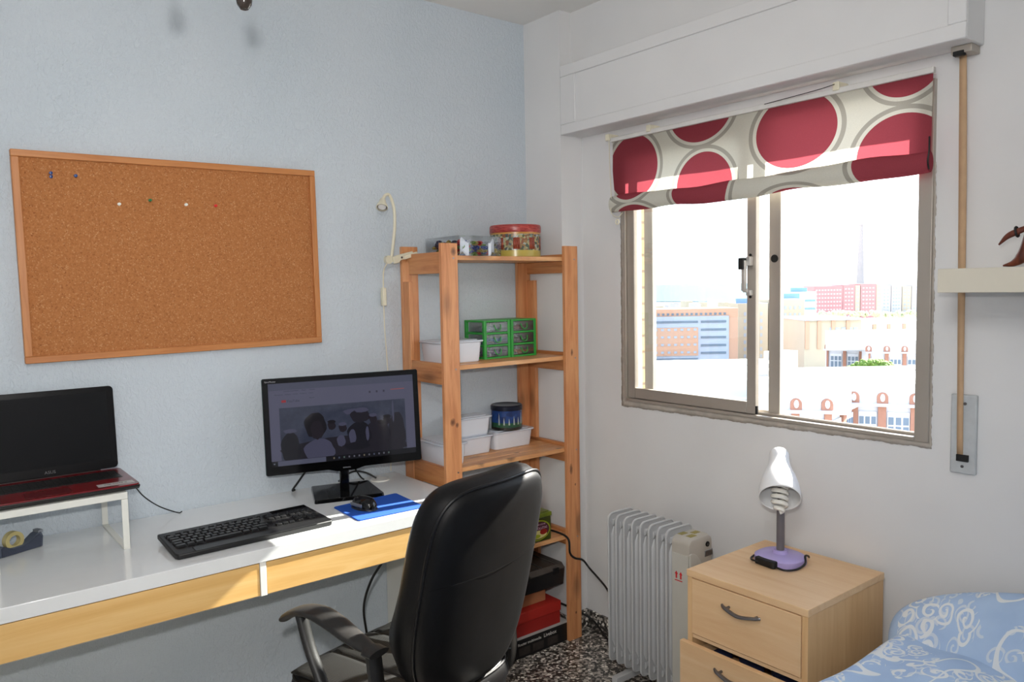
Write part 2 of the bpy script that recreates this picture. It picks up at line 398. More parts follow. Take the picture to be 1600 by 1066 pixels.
# ------------------------------------------------------------------ window
win = thing('window_1', 'aluminium sliding window with both sashes slid to the left', 'window', (.14, (W0+W1)/2, Z0), kind='structure')
fr = MB().box(.098, .178, W0-.010, W0, Z0, Z1).box(.098, .178, W1, W1+.037, Z0, Z1).box(.098, .178, W1+.0375, W0-.0105, Z0, Z0+.010).box(.098, .178, W1+.0375, W0-.0105, Z1-.03, Z1)
fr.box(.125, .130, W1+.0375, W0-.0105, Z0+.010, Z0+.018).box(.148, .153, W1+.0375, W0-.0105, Z0+.010, Z0+.016)
fr.build('frame', mAlu, win, bevel=.0015)
def sash(x0, x1, ya, yb, sw, zb, handle):
    s = MB().box(x0, x1, ya-sw, ya, Z0+.012, Z1-.032).box(x0, x1, yb, yb+sw, Z0+.012, Z1-.032).box(x0+.001, x1-.001, yb+sw+.0004, ya-sw-.0004, Z0+.012, zb).box(x0+.001, x1-.001, yb+sw+.0004, ya-sw-.0004, Z1-.075, Z1-.032)
    o = s.build('sash', mAlu, win, bevel=.0015)
    MB().box((x0+x1)/2-.002, (x0+x1)/2+.002, yb+sw-.003, ya-sw+.003, zb-.003, Z1-.072).build('glass', mGlass, o, smooth=False)
    if handle:
        hy = yb+sw-.008
        MB().box(x0-.018, x0, hy-.016, hy, 1.482, 1.512).box(x0-.030, x0-.018, hy-.004, hy+.010, 1.40, 1.500).box(x0-.018, x0, hy-.016, hy, 1.385, 1.403).box(x0-.028, x0-.018, hy-.010, hy+.006, 1.395, 1.407).build('handle', M('handle_alloy', (196, 194, 190), .35, .4), o, bevel=.002)
        MB().box(x0-.036, x0-.012, hy-.001, hy+.018, 1.470, 1.508).build('latch', mBlk, o, bevel=.002)
        for z in (1.517, 1.38): MB().tube([(x0-.003, hy-.006, z), (x0+.001, hy-.006, z)], .0045, 12).build('screw', mBlk, o)
        MB().box(x0-.002, x0+.004, yb-.008, yb-.001, Z0+.012, Z0+.04).build('corner_seal', mBlk, o)
    else:
        MB().tube([(x0-.003, yb+sw/2, 1.503), (x0+.001, yb+sw/2, 1.503)], .0125, 20).build('lock_plug', mBlk, o)
    return o
sash(.108, .128, -.4685, -1.035, .034, 1.032, True)
sash(.140, .160, -.524, -1.104, .042, 1.005, False)

# roman blind
def blind_mat(name='blind_fabric', trans=.40):
    t = NT(name); c = t.new('TexCoord'); v = c.outputs['Object']
    sp = t.new('SeparateXYZ'); t.link(v, sp.inputs[0])
    Yc, Zc = sp.outputs[1], sp.outputs[2]
    C = [(-.535, 1.858, .118, .118), (-.838, 2.01, .13, .105), (-.857, 1.757, .118, .112), (-1.195, 1.884, .135, .112), (-1.52, 2.03, .11, .11), (-1.515, 1.765, .128, .112), (-1.19, 1.63, .13, .082), (-.55, 1.63, .13, .09)]
    cy, cz = -1.0125, 1.70
    best = None
    for y, z, ry, rz in C:
        a = t.math('DIVIDE', t.math('SUBTRACT', Yc, y-cy), ry); b = t.math('DIVIDE', t.math('SUBTRACT', Zc, z-cz), rz)
        d = t.math('SQRT', t.math('ADD', t.math('MULTIPLY', a, a), t.math('MULTIPLY', b, b)))
        best = d if best is None else t.math('MINIMUM', best, d)
    best = t.math('MULTIPLY', best, .5)
    cream, red, grey = lin((216, 214, 202)), lin((156, 70, 80)), lin((168, 164, 154))
    col = t.ramp(best, [(0, red), (.5, cream), (.545, grey), (.60, cream)], 'CONSTANT')
    wv = t.noise(t.coord((1, 1, 1)), 600, 2)
    col = t.mix(t.math('MULTIPLY', wv, .25), col, (.0, .0, .0, 1), 'MIX')
    nt = t.t; t.n.remove(t.b)
    df = t.new('BsdfDiffuse'); tl = t.new('BsdfTranslucent'); mx = t.new('MixShader'); mx.inputs[0].default_value = trans
    t.link(col, df.inputs[0]); t.link(col, tl.inputs[0]); t.link(df.outputs[0], mx.inputs[1]); t.link(tl.outputs[0], mx.inputs[2]); t.link(mx.outputs[0], t.out.inputs[0])
    return t.m
mBlind = blind_mat(); mBlindRoll = blind_mat('blind_fabric_folded', .06)
bl = thing('roman_blind', 'roman blind with dark red dots on cream cloth, half raised over the window', 'blind', (.07, -1.0125, 1.70))
def blf(u, v):
    y = -.432+(-1.593+.432)*u; z = 1.967-(1.967-1.752)*v
    if v > .5: y += .012*(1-u)*(v-.5)*-2
    x = .072+.004*math.sin(u*9)*v+.003*math.sin(u*23+2)*v-.006*v
    return (x, y, z)
MB().grid(90, 16, blf).build('fabric', mBlind, bl)
rg = []
for i in range(61):                                   # gathered roll at the bottom
    u = i/60; y = -.432-.008+(-1.593+.436)*u; wv = .003*math.sin(u*11)+.002*math.sin(u*31)
    ring = []
    for k in range(20):
        a = 2*PI*k/20
        ring.append((.058+.020*math.cos(a)+wv, y, 1.735+.008*u+.030*math.sin(a)*(1+.08*math.sin(u*17))-.004+wv-.006*math.sin(u*PI)))
    rg.append(ring)
MB().rings(rg).build('fabric_roll', mBlindRoll, bl)
rl = MB().box(.062, .078, -1.598, -.428, 1.966, 1.982)
rl.build('head_rail', mWhiteC, bl, bevel=.002)
for y in (-.415, -.62, -1.33):
    MB().box(.068, .112, y-.010, y+.010, 1.982, 1.998).box(.058, .068, y-.010, y+.010, 1.974, 1.998).build('bracket', mCreamP, bl, bevel=.002)
MB().tube(catmull([(.056, -.428, 1.975), (.052, -.436, 1.85), (.045, -.448, 1.75), (.040, -.452, 1.70), (.045, -.48, 1.68), (.05, -.50, 1.695)]), .0014, 6).build('pull_cord', mCreamP, bl)
rgp = [(.045, -.478+.008*math.cos(a), 1.663+.009*math.sin(a)) for a in [2*PI*k/16 for k in range(17)]]
MB().tube(rgp, .0025, 6, False).build('cord_ring', mCreamP, bl)
MB().tube(catmull([(.05, -1.596, 1.80), (.036, -1.602, 1.765), (.034, -1.600, 1.735), (.045, -1.598, 1.715)]), .0022, 6).build('side_tie', mBlk, bl)
MB().tube(catmull([(.052, -1.33, 1.99), (.05, -1.27, 1.984), (.053, -1.10, 1.978)]), .0012, 6).build('pull_cord', mBlk, bl)

# shutter strap with its winder
st = thing('shutter_strap', 'tan roller-shutter strap hanging beside the window into a white winder box', 'strap', (.09, -1.67, .9))
MB().grid(1, 30, lambda u, v: (.086+.012*v, -1.651-.017*u-.010*v-.002*math.sin(v*5)*u, 2.0-(2.0-.957)*v)).build('strap', mStrap, st, solid=.0016)
MB().box(.060, .112, -1.690, -1.640, 1.999, 2.019).build('strap_guide', mAlu, st, bevel=.002)
MB().box(.058, .075, -1.672, -1.645, 1.994, 2.006).build('roller', mBlk, st, bevel=.002)
wbx = MB().box(.100, WX, -1.706, -1.642, .910, 1.122).build('winder_box', M('painted_winder', (186, 190, 192), .6, var=.06, vs=40), st, bevel=.004)
MB().box(.094, .101, -1.690, -1.660, .944, .962).build('winder_slot', mBlk, wbx, bevel=.001)
for y, z in ((-1.678, 1.098), (-1.674, .930)): MB().tube([(.098, y, z), (.101, y, z)], .004, 12).build('screw', mRing, wbx)

# ------------------------------------------------------------------ cork board and pins
cb = thing('cork_board', 'wide cork notice board in a thin oak frame on the blue-grey wall', 'notice board', (-1.382, -.001, 1.2425))
cb.rotation_euler = (0, .010*-1, 0)
Wc, Hc = .876, .586; f = .019
MB().box(-Wc/2+f, Wc/2-f, -.012, -.002, f, Hc-f).build('cork_panel', mCork, cb, W=False)
for nm, m, a in (('frame_rail', oakX, (-Wc/2, Wc/2, -.022, 0, 0, f)), ('frame_rail', oakX, (-Wc/2, Wc/2, -.022, 0, Hc-f, Hc)), ('frame_stile', oakZ, (-Wc/2, -Wc/2+f, -.022, 0, f, Hc-f)), ('frame_stile', oakZ, (Wc/2-f, Wc/2, -.022, 0, f, Hc-f))):
    MB().box(*a).build(nm, m, cb, W=False, bevel=.002)
cols = [((28, 60, 120), 'blue', 'higher blue push pin of the close pair at the top left of the cork board'),
        ((28, 60, 120), 'blue', 'lower blue push pin of the close pair at the top left of the cork board'),
        ((30, 70, 130), 'blue', 'lone blue push pin at the top of the cork board, right of the close pair'),
        ((236, 236, 226), 'white', 'white push pin on the cork board, left of the green pin'),
        ((24, 110, 60), 'green', 'green push pin between the two white pins on the cork board'),
        ((236, 236, 226), 'white', 'white push pin on the cork board, between the green and the red pin'),
        ((214, 40, 36), 'red', 'red push pin, rightmost on the cork board')]
for (x, z), (c, cn, lb) in zip([(-1.732, 1.766), (-1.732, 1.756), (-1.671, 1.763), (-1.562, 1.689), (-1.477, 1.705), (-1.374, 1.697), (-1.285, 1.698)], cols):
    p = MB().lathe((0, 0), [(.0008, 0), (.0008, .004), (.0042, .0042), (.0045, .0055), (.0026, .0065), (.0024, .0115), (.0038, .0125), (.0040, .0145), (.001, .015)], 14)
    p.xf(Matrix.Translation((x, -.0115, z)) @ Matrix.Rotation(PI/2, 4, 'X'))
    tag(p.build('push_pin', M('pin_'+cn, c, .3)), lb, 'push pin', 'push pins on the cork board')

# ------------------------------------------------------------------ desk
TZ = .745; DX0, DX1, DY = -2.47, -.665, -.53
dk = thing('desk', 'long white gloss desk with birch drawer fronts against the blue-grey wall', 'desk', (-1.56, -.27, 0))
MB().box(DX0, DX1, DY, -.003, TZ-.036, TZ).build('desk_top', mGloss, dk, bevel=.0015)
MB().box(DX0, DX0+.04, DY, -.003, 0, TZ-.036).build('end_panel', mDeskW, dk, bevel=.001)
MB().box(DX1-.045, DX1, DY, -.003, 0, TZ-.036).build('end_panel', mDeskW, dk, bevel=.001)
MB().box(-1.375, -1.358, DY+.002, -.01, .617, TZ-.036).build('divider', mDeskW, dk, bevel=.001)
MB().box(DX0+.04, DX1-.045, DY+.03, -.01, .607, .619).build('under_panel', mDeskW, dk, bevel=.001)
for x0, x1 in ((DX0+.042, -1.3765), (-1.3565, DX1-.047)):
    d = MB().box(x0, x1, DY+.003, DY+.021, .6195, .7065).build('drawer', birch, dk, bevel=.001)
    MB().box(x0+.02, x1-.02, DY+.022, -.03, .622, .690).build('drawer_box', mDeskW, d)
MB().cyl((-.765, -.075), .034, TZ-.001, TZ+.0035, 40).build('cable_grommet', mDeskW, dk, bevel=.001)

# monitor
BX, BY = -.942, -.153; yawm = -.29
mo = thing('monitor', 'black flat monitor showing a web page, on a glossy black foot', 'monitor', (BX, BY, TZ), yawm)
bs = [(-.112, -.103), (.112, -.103), (.100, .095), (-.100, .095)]
MB().prism([(-.113, -.100), (-.108, -.106), (.108, -.106), (.113, -.100), (.100, .088), (.094, .094), (-.094, .094), (-.100, .088)], .0, .012, 'z', [(-.111, -.098), (-.106, -.103), (.106, -.103), (.111, -.098), (.098, .086), (.092, .091), (-.092, .091), (-.098, .086)]).build('foot', mPianoB, mo, W=False, bevel=.001)
MB().box(-.015, .015, -.012, .008, .010, .13).build('neck', mPianoB, mo, W=False, bevel=.004)
Mh = Matrix.Translation((.004, .002, .245)) @ Matrix.Rotation(-.06, 4, 'X') @ Matrix.Rotation(-.009, 4, 'Y')
mw, mh = .512, .312
hd = MB(); out = rrect(-mw/2, mw/2, -mh/2, mh/2, .006, 4)
pts = [(-mw/2+.004, -mh/2), (-.06, -mh/2), (-.03, -mh/2-.008), (.03, -mh/2-.008), (.06, -mh/2), (mw/2-.004, -mh/2), (mw/2, -mh/2+.004), (mw/2, mh/2-.004), (mw/2-.004, mh/2), (-mw/2+.004, mh/2), (-mw/2, mh/2-.004), (-mw/2, -mh/2+.004)]
hd.prism(pts, -.022, 0, 'y'); hd.xf(Mh); head = hd.build('bezel', mPianoB, mo, W=False, bevel=.0015)
MB().prism([(x*1.0035, z*1.005) for x, z in pts], -.016, -.004, 'y').xf(Mh).build('edge_trim', mTeal, head, W=False)
MB().prism([(x*.6, z*.6) for x, z in pts], 0, .035, 'y', [(x*.45, z*.45) for x, z in pts]).xf(Mh).build('rear_housing', mBlackP, mo, W=False)
def emat(name, c, es=1.0, gloss=.08):
    t = NT(name); v = t.coord(); t.set(col=(.008, .008, .01, 1), rough=gloss, em=t.mix(t.noise(v, 30), tuple(x*.93 for x in lin(c)[:3])+(1,), lin(c)), es=es); return t.m
sw_, sh_ = .476, .268; sz0 = -sh_/2+.006
def scr(x0, x1, z0, z1, y, name, m, parent): # fractions of the screen from top left
    X0 = -sw_/2+x0*sw_; X1 = -sw_/2+x1*sw_; Z1 = sz0+sh_-z0*sh_; Z0 = sz0+sh_-z1*sh_
    return MB().box(X0, X1, -.0222-y, -.0215, Z0, Z1).xf(Mh).build(name, m, parent, W=False, smooth=False)
screen = scr(0, 1, 0, 1, .0003, 'screen', emat('page_grey', (72, 72, 90)), mo)
scr(0, 1, .00, .085, .0006, 'tab_bar', emat('tab_bar', (62, 64, 80)), screen)
def photo_mat():
    t = NT('video_picture'); v = t.coord((1, 1, 1)); sp = t.new('SeparateXYZ'); t.link(v, sp.inputs[0])
    n = t.noise(v, 26, 5, .6)
    sky = t.ramp(n, [(.3, lin((38, 42, 56))), (.7, lin((52, 56, 70)))])
    t.set(col=(.006, .006, .008, 1), rough=.08, em=sky, es=1); return t.m
vid = scr(.065, .935, .30, .935, .0006, 'video_frame', photo_mat(), screen)
eD = emat('crowd_dark', (26, 24, 30)); eD2 = emat('crowd_darker', (17, 17, 22)); eL = emat('crowd_pale', (60, 60, 78)); eF = emat('face_tone', (27, 23, 28)); eH = emat('hair_dark', (19, 17, 20))
def disc(cx, cz, rx, rz, y, m, nm='crowd_shape'):
    X = -sw_/2+cx*sw_; Z = sz0+sh_-cz*sh_
    poly = [(X+rx*sw_*math.cos(2*PI*k/20)*(1+.1*math.sin(5*k)), max(Z+rz*sh_*math.sin(2*PI*k/20)*(1+.07*math.sin(3*k+1)), sz0+sh_*.066)) for k in range(20)]
    MB().prism(poly, -.0222-y, -.0220, 'y').xf(Mh).build(nm, m, screen, W=False, smooth=False)
disc(.5, .86, .43, .16, .0009, eD); disc(.13, .80, .065, .2, .0010, eD2); disc(.87, .72, .06, .26, .0010, eD); disc(.73, .70, .09, .16, .0010, eD)
disc(.32, .86, .105, .15, .0012, eL, 'pale_shirt'); disc(.30, .54, .075, .155, .0013, eH, 'hair'); disc(.31, .60, .045, .115, .0014, eF, 'face')
disc(.60, .70, .085, .16, .0012, eD2); disc(.61, .47, .07, .085, .0013, eD, 'hair'); disc(.555, .41, .06, .035, .0012, eL, 'cap'); disc(.62, .40, .05, .03, .0014, eL, 'cap')
for a, b in ((.41, .56), (.485, .60), (.70, .52), (.80, .55), (.76, .62)):
    disc(a, b, .028, .055, .0013, eF, 'face'); disc(a, b-.045, .028, .022, .0014, eL if a in (.485, .70) else eH, 'cap')
disc(.13, .585, .045, .025, .0013, eL, 'cap'); disc(.55, .72, .025, .09, .0014, eL, 'pale_shirt'); disc(.655, .70, .012, .09, .0014, eL, 'pale_shirt'); disc(.47, .76, .03, .07, .0014, eL, 'pale_shirt')
disc(.845, .45, .007, .14, .0013, eL, 'tower'); disc(.58, .84, .09, .05, .0015, eD2, 'crowd_shape')
scr(0, 1, .935, 1.0, .0008, 'taskbar', emat('taskbar', (12, 12, 15)), screen); scr(.04, .36, .938, .996, .0010, 'search_field', emat('search_field', (70, 72, 88)), screen)
scr(.0835, .113, .205, .235, .0009, 'video_site_logo', emat('logo_red', (128, 38, 44)), screen)
scr(.835, .935, .165, .175, .0009, 'red_caption', emat('caption_red', (128, 70, 70)), screen)
ink = emat('page_ink', (44, 44, 56))
def stext(s, fx, fz, size, m=ink, nm='screen_lettering'):
    t = text(s, size, .0001, 'LEFT'); t.xf(Mh @ frameM((-sw_/2+fx*sw_, -.0232, sz0+sh_-fz*sh_), (1, 0, 0), (0, 0, 1))); t.build(nm, m, screen, W=False, smooth=False)
stext('YouTube', .118, .235, .011); stext('Buscar', .27, .205, .006)
stext('youtube.com/watch     Mapas      Correo', .10, .105, .006); stext('Marcadores    Noticias    Cursos    Traductor    Otros', .04, .145, .0055)
for k in range(12):
    scr(.41+.035*k, .42+.035*k, .955, .977, .001, 'taskbar_icon', emat('icon%d' % k, random.choice([(80, 80, 90), (60, 66, 84), (92, 84, 70), (70, 84, 80)])), screen)
scr(.012, .022, .958, .974, .001, 'taskbar_icon', emat('start_icon', (90, 92, 104)), screen)
for fx in (.68, .73, .78): scr(fx, fx+.012, .17, .195, .0009, 'page_icon', ink, screen)
t = text('SAMSUNG', .0055, .0002); t.xf(Mh @ frameM((0, -.0226, -mh/2+.0005), (1, 0, 0), (0, 0, 1))); t.build('maker_lettering', M('letter_grey', (150, 150, 155), .4), head, W=False, smooth=False)
t = text('SyncMaster', .0075, .0002, 'LEFT'); t.xf(Mh @ frameM((-mw/2+.008, -.0226, mh/2-.012), (1, 0, 0), (0, 0, 1))); t.build('maker_lettering', bpy.data.materials['letter_grey'], head, W=False, smooth=False)

def tube_thing(name, pts, r, m, label, cat, n=8, group=None):
    return tag(MB().tube(catmull(pts), r, n).build(name, m), label, cat, group)
tube_thing('monitor_cable', [(-1.000, -.045, .85), (-1.010, -.040, .835), (-1.045, -.028, .785), (-1.070, -.022, .752), (-1.06, -.016, .749)], .0035, mCable, 'black cable slanting down behind the left side of the monitor neck', 'cable')
tube_thing('power_cable', [(-.872, -.03, .86), (-.86, -.035, .82), (-.842, -.042, .788), (-.826, -.046, .76), (-.815, -.05, .749)], .003, mCable, 'black cable dropping behind the right half of the monitor to the desk', 'cable')
tube_thing('looped_cable', [(-.90, -.020, .751), (-.875, -.022, .768), (-.842, -.030, .780), (-.805, -.045, .772), (-.775, -.066, .751)], .0034, mCable, 'black cable arching behind the monitor foot into the desk grommet', 'cable')
tube_thing('hanging_cable', [(-.99, -.49, .61), (-.985, -.40, .52), (-.96, -.30, .40), (-.90, -.2, .25)], .004, mCable, 'black cable hanging below the desk behind the chair', 'cable')

# keyboard
ka = -.062
kbx = thing('keyboard', 'black full-size keyboard lying on the white desk', 'keyboard', (-1.352, -.375, TZ), 0.028)
def ktilt(mb): return mb.xf(Matrix.Rotation(math.radians(3.2), 4, 'X'))
kw, kd = .440, .185
ktilt(MB().prism([(-kw/2, -kd/2+.012), (-kw/2+.006, -kd/2), (kw/2-.006, -kd/2), (kw/2, -kd/2+.012), (kw/2-.006, kd/2), (-kw/2+.006, kd/2)], .006, .020, 'z')).build('case', mBlackP, kbx, W=False, bevel=.003)
ktilt(MB().box(-kw/2+.05, kw/2-.05, -kd/2, -kd/2+.03, .0200, .0212)).build('palm_strip', mBlackS, kbx, W=False)
ktilt(MB().box(kw/2-.12, kw/2-.01, kd/2-.026, kd/2-.006, .020, .0208)).build('status_panel', mPianoB, kbx, W=False)
for x in (-.18, .18): MB().box(x-.02, x+.02, .05, .06, 0, .009).build('foot', mBlk, kbx, W=False)
keymesh = {}
def key(x, y, wd, dp=.0145):
    k = (round(wd, 4), round(dp, 4))
    if k not in keymesh:
        o = MB().prism([(-wd/2, -dp/2), (wd/2, -dp/2), (wd/2, dp/2), (-wd/2, dp/2)], 0, .0065, 'z', [(-wd/2+.0018, -dp/2+.0012), (wd/2-.0018, -dp/2+.0012), (wd/2-.0018, dp/2-.002), (-wd/2+.0018, dp/2-.002)]).build('key', mBlackS, kbx, W=False, bevel=.0008)
        keymesh[k] = o
    else:
        o = keymesh[k].copy(); sc.collection.objects.link(o); o.parent = kbx
    v = Matrix.Rotation(math.radians(3.2), 4, 'X') @ Vector((x, y, .0198)); o.location = v; o.rotation_euler = (math.radians(3.2), 0, 0)
U_ = .0186; x0 = -.205; yr = .058
for i in range(13): key(x0+.008+i*.0215+(.006 if i > 0 else 0)+(.004 if i > 4 else 0)+(.004 if i > 8 else 0), yr, .015, .010)
rows = [[1]*12+[1.9], [1.5]+[1]*12, [1.8]+[1]*11+[2.1], [1.3]+[1]*10+[2.6], [1.5, 1.2, 1.2, 5.6, 1.2, 1.2, 1.5]]
for r, row in enumerate(rows):
    x = x0; y = yr-.021-r*U_
    for q in row[:]:
        key(x+q*U_/2, y, q*U_-.0022); x += q*U_
for r in range(2):
    for c in range(3): key(.077+c*U_, yr-.021-r*U_, U_-.0022)
for c in range(3): key(.077+c*U_, yr-.021-4*U_, U_-.0022)
key(.077+U_, yr-.021-3*U_, U_-.0022)
for r in range(5):
    for c in range(4):
        if (r, c) in ((2, 3), (4, 1), (4, 3)): continue
        key(.142+c*.0172, yr-.021-r*U_, .0152)

# mouse pad and mouse
pd = [(-1.050, -.300), (-1.050, -.482), (-.812, -.500), (-.808, -.290)]
tag(MB().prism([(-1.047, -.298), (-1.053, -.303), (-1.060, -.474), (-1.054, -.481), (-.840, -.488), (-.834, -.482), (-.822, -.292), (-.828, -.286)], TZ+.0002, TZ+.0042).build('mouse_pad', mBlue, bevel=.001), 'bright blue mouse pad on the desk beside the keyboard', 'mouse pad')
ms = thing('computer_mouse', 'glossy black computer mouse with silver side on the blue pad', 'mouse', (-.985, -.375, TZ+.0042), math.radians(10))
def mouse_body(sx, sy, h, z0=0, fl=0):
    rings = []
    for i in range(13):
        t = i/12; a = t*PI/2; k = math.cos(a)**.55 if t < 1 else .02
        rings.append([(sx*k*math.copysign(abs(math.cos(q))**.85, math.cos(q)), sy*k*math.sin(q)*(1.0), z0+h*math.sin(a)) for q in [2*PI*j/28 for j in range(28)]])
    return MB().rings(rings)
mouse_body(.030, .050, .036).build('body', mPianoB, ms, W=False)
mouse_body(.0312, .0515, .012, .0).build('base_shell', mBlackP, ms, W=False)
MB().box(-.0315, -.027, -.025, .03, .010, .021).build('side_grip', mSilver, ms, W=False, bevel=.002)
MB().tube([(-.003, .026, .026), (.003, .026, .026)], .010, 16).build('scroll_wheel', mBlk, ms, W=False)
MB().box(-.0005, .0005, .015, .050, .02, .031).build('button_gap', mBlk, ms, W=False)

# riser with laptop and tape dispenser
rs = thing('laptop_riser', 'white steel laptop stand shaped like a low bench on the desk', 'stand', (-1.788, -.145, TZ))
RX0, RX1, RY0, RY1, RZ = -1.944, -1.635, -.284, -.008, .899
MB().prism([(RY0, RZ-.018), (RY0+.004, RZ-.018), (RY0+.004, RZ-.004), (RY1-.004, RZ-.004), (RY1-.004, RZ-.018), (RY1, RZ-.018), (RY1, RZ), (RY0, RZ)], RX0, RX1, 'x').build('platform', mWMetal, rs, bevel=.0012)
for x0, x1 in ((RX0, RX0+.016), (RX1-.016, RX1)):
    MB().box(x0, x1, RY0, RY0+.004, TZ+.004, RZ-.0185).box(x0, x1, RY1-.004, RY1, TZ+.004, RZ-.0185).box(x0, x1, RY0, RY1, TZ, TZ+.004).build('leg', mWMetal, rs, bevel=.0008)
lp = thing('laptop', 'open laptop with dark red deck and black screen on the white stand', 'laptop', (-1.795, -.15, RZ))
LX0, LX1, LY0, LY1 = -1.985, -1.603, -.286, -.040
MB().prism([(LY0, RZ+.012), (LY0+.012, RZ+.003), (LY1-.01, RZ+.001), (LY1, RZ+.006), (LY1, RZ+.017), (LY0, RZ+.016)], LX0, LX1, 'x').build('base', mBlackP, lp, bevel=.002)
dkk = MB().prism(rrect(LX0, LX1, LY0, LY1, .014), RZ+.0155, RZ+.0195).build('deck', mRedM, lp, bevel=.001)
kb_ = MB()
for r in range(5):
    for c in range(17): kb_.box(LX0+.028+c*.0195, LX0+.0445+c*.0195, LY1-.055-r*.0195, LY1-.0385-r*.0195, RZ+.0195, RZ+.0208)
kb_.build('keys', mBlackS, dkk)
MB().box(LX0+.02, LX1-.02, LY1-.14, LY1-.032, RZ+.0193, RZ+.0197).build('key_well', mBlackP, dkk)
MB().box(-1.865, -1.76, LY0+.018, LY0+.082, RZ+.0193, RZ+.0198).build('touch_pad', M('touch_pad', (84, 8, 14), .35), dkk)
stk = MB().box(-1.700, -1.612, LY0+.020, LY0+.052, RZ+.0194, RZ+.0199).build('silver_sticker', M('sticker', (176, 176, 174), .4), dkk)
t = text('intel CORE i5', .010, .0001); t.xf(frameM((-1.656, LY0+.033, RZ+.0202), (1, 0, 0), (0, 1, 0))); t.build('sticker_lettering', mBlk, stk, smooth=False)
Ms = Matrix.Translation((0, LY1, RZ+.018)) @ Matrix.Rotation(math.radians(-5), 4, 'X')
MB().prism(rrect(LX0, LX1-.004, .004, .243, .012), -.007, 0, 'y').xf(Ms).build('lid', M('laptop_lid', (10, 9, 11), .25, spec=.3), lp, bevel=.001)
ls = MB().box(LX0+.018, LX1-.022, -.0078, -.0068, .030, .228).xf(Ms).build('screen', mPianoB, lp)
t = text('ASUS', .012, .0002); t.xf(Ms @ frameM((-1.78, -.0074, .012), (1, 0, 0), (0, 0, 1))); t.build('maker_lettering', M('letter_dim', (96, 96, 98), .4), lp, smooth=False)
MB().tube([(LX0+.05, LY1+.002, RZ+.018), (LX1-.05, LY1+.002, RZ+.018)], .006, 12).build('hinge', mBlackP, lp)
tube_thing('laptop_cable', [(-1.618, -.14, .902), (-1.59, -.12, .885), (-1.55, -.075, .83), (-1.50, -.04, .782), (-1.445, -.028, .749), (-1.43, -.022, .748)], .0018, mCable, 'thin black cable drooping from the laptop to the desk back', 'cable')
tp = thing('tape_dispenser', 'grey tape dispenser with a roll of yellow tape under the laptop stand', 'tape dispenser', (-1.868, -.105, TZ), math.radians(24))
prof = [(-.062, 0), (.052, 0), (.055, .028), (.050, .040), (.038, .036), (.022, .024), (.000, .018), (-.03, .018), (-.055, .030), (-.062, .026)]
MB().prism(prof, -.016, .016, 'y').build('body', M('dispenser_grey', (84, 92, 108), .4), tp, W=False, bevel=.002)
MB().prism([(p[0]*.9, p[1]*.9+.001) for p in prof], -.019, -.016, 'y').build('side_cheek', M('dispenser_dark', (52, 58, 74), .4), tp, W=False, bevel=.001)
a = [(.024*math.cos(q)-.016, .024*math.sin(q)+.034) for q in [2*PI*k/28 for k in range(28)]]; b = [(.014*math.cos(q)-.016, .014*math.sin(q)+.034) for q in [2*PI*k/28 for k in range(28)]]
tr = MB(); v = [(x, -.009, z) for x, z in a]+[(x, .009, z) for x, z in a]+[(x, -.009, z) for x, z in b]+[(x, .009, z) for x, z in b]; n = 28
fs = []
for k in range(n):
    j = (k+1) % n; fs += [(k, j, n+j, n+k), (2*n+k, 3*n+k, 3*n+j, 2*n+j), (k, 2*n+k, 2*n+j, j), (n+k, n+j, 3*n+j, 3*n+k)]
tr.add(v, fs).build('tape_roll', M('yellow_tape', (196, 180, 120), .25, var=.05), tp, W=False)
MB().box(.044, .056, -.013, .013, .038, .045).build('cutter', mSilver, tp, W=False)

# ------------------------------------------------------------------ pine shelf unit
su = thing('shelf_unit', 'open pine shelf unit standing in the corner beside the desk', 'shelf unit', (-.31, -.145, 0))
ST = 1.582; YF, YK = -.283, -.004
SX = [(-.617, -.549), (-.046, .022)]
for i, (x0, x1) in enumerate(SX):
    MB().box(x0, x1, YF, YF+.016, 0, ST).build('post', pineZ, su, bevel=.0015)
    xb0, xb1 = (x0, x1) if i == 0 else (x0-.024, x1-.024)
    MB().box(xb0, xb1, YK-.016, YK, 0, ST).build('post', pineZ, su, bevel=.0015)
    xs = (x0, x0+.016) if i == 0 else (x1-.0415, x1-.0255)
    MB().box(xs[0], xs[1], YK-.060, YK-.017, 0, ST-.13).build('post_flange', pineZ, su, bevel=.001)
SH = [1.540, 1.152, .785, .432]
for k, z in enumerate(SH):
    for x0, x1 in ((SX[0][0]+.001, SX[0][0]+.017), (-.020, -.004)):
        zz = (z-.062, z+.012) if k < 3 else (z-.05, z+.012)
        MB().box(x0+(.017 if x0 < -.3 and False else 0), x1, YF+.0165, YK-.062 if x0 < -.3 else YK-.017, zz[0], zz[1]).build('end_rail', pineY, su, bevel=.0015)
    b = MB(); yy = YF+.0165
    wd = (YK-.018-yy-.012)/4
    for s in range(4): b.box(SX[0][0]+.018, -.021, yy+s*(wd+.004), yy+s*(wd+.004)+wd, z-.016, z)
    b.build('shelf_board', pineX, su, bevel=.0012)
    MB().box(SX[0][0]+.018, SX[0][0]+.032, YF+.018, YK-.065, z-.034, z-.0165).build('cleat', pineY, su)
    MB().box(-.036, -.021, YF+.018, YK-.065, z-.034, z-.0165).build('cleat', pineY, su)
s_ = MB()
for x0, x1 in SX:
    for z in SH: s_.tube([(x0+.05, YF-.001, z-.01), (x0+.05, YF+.002, z-.01)], .003, 10)
s_.build('screw', mSilver, su)

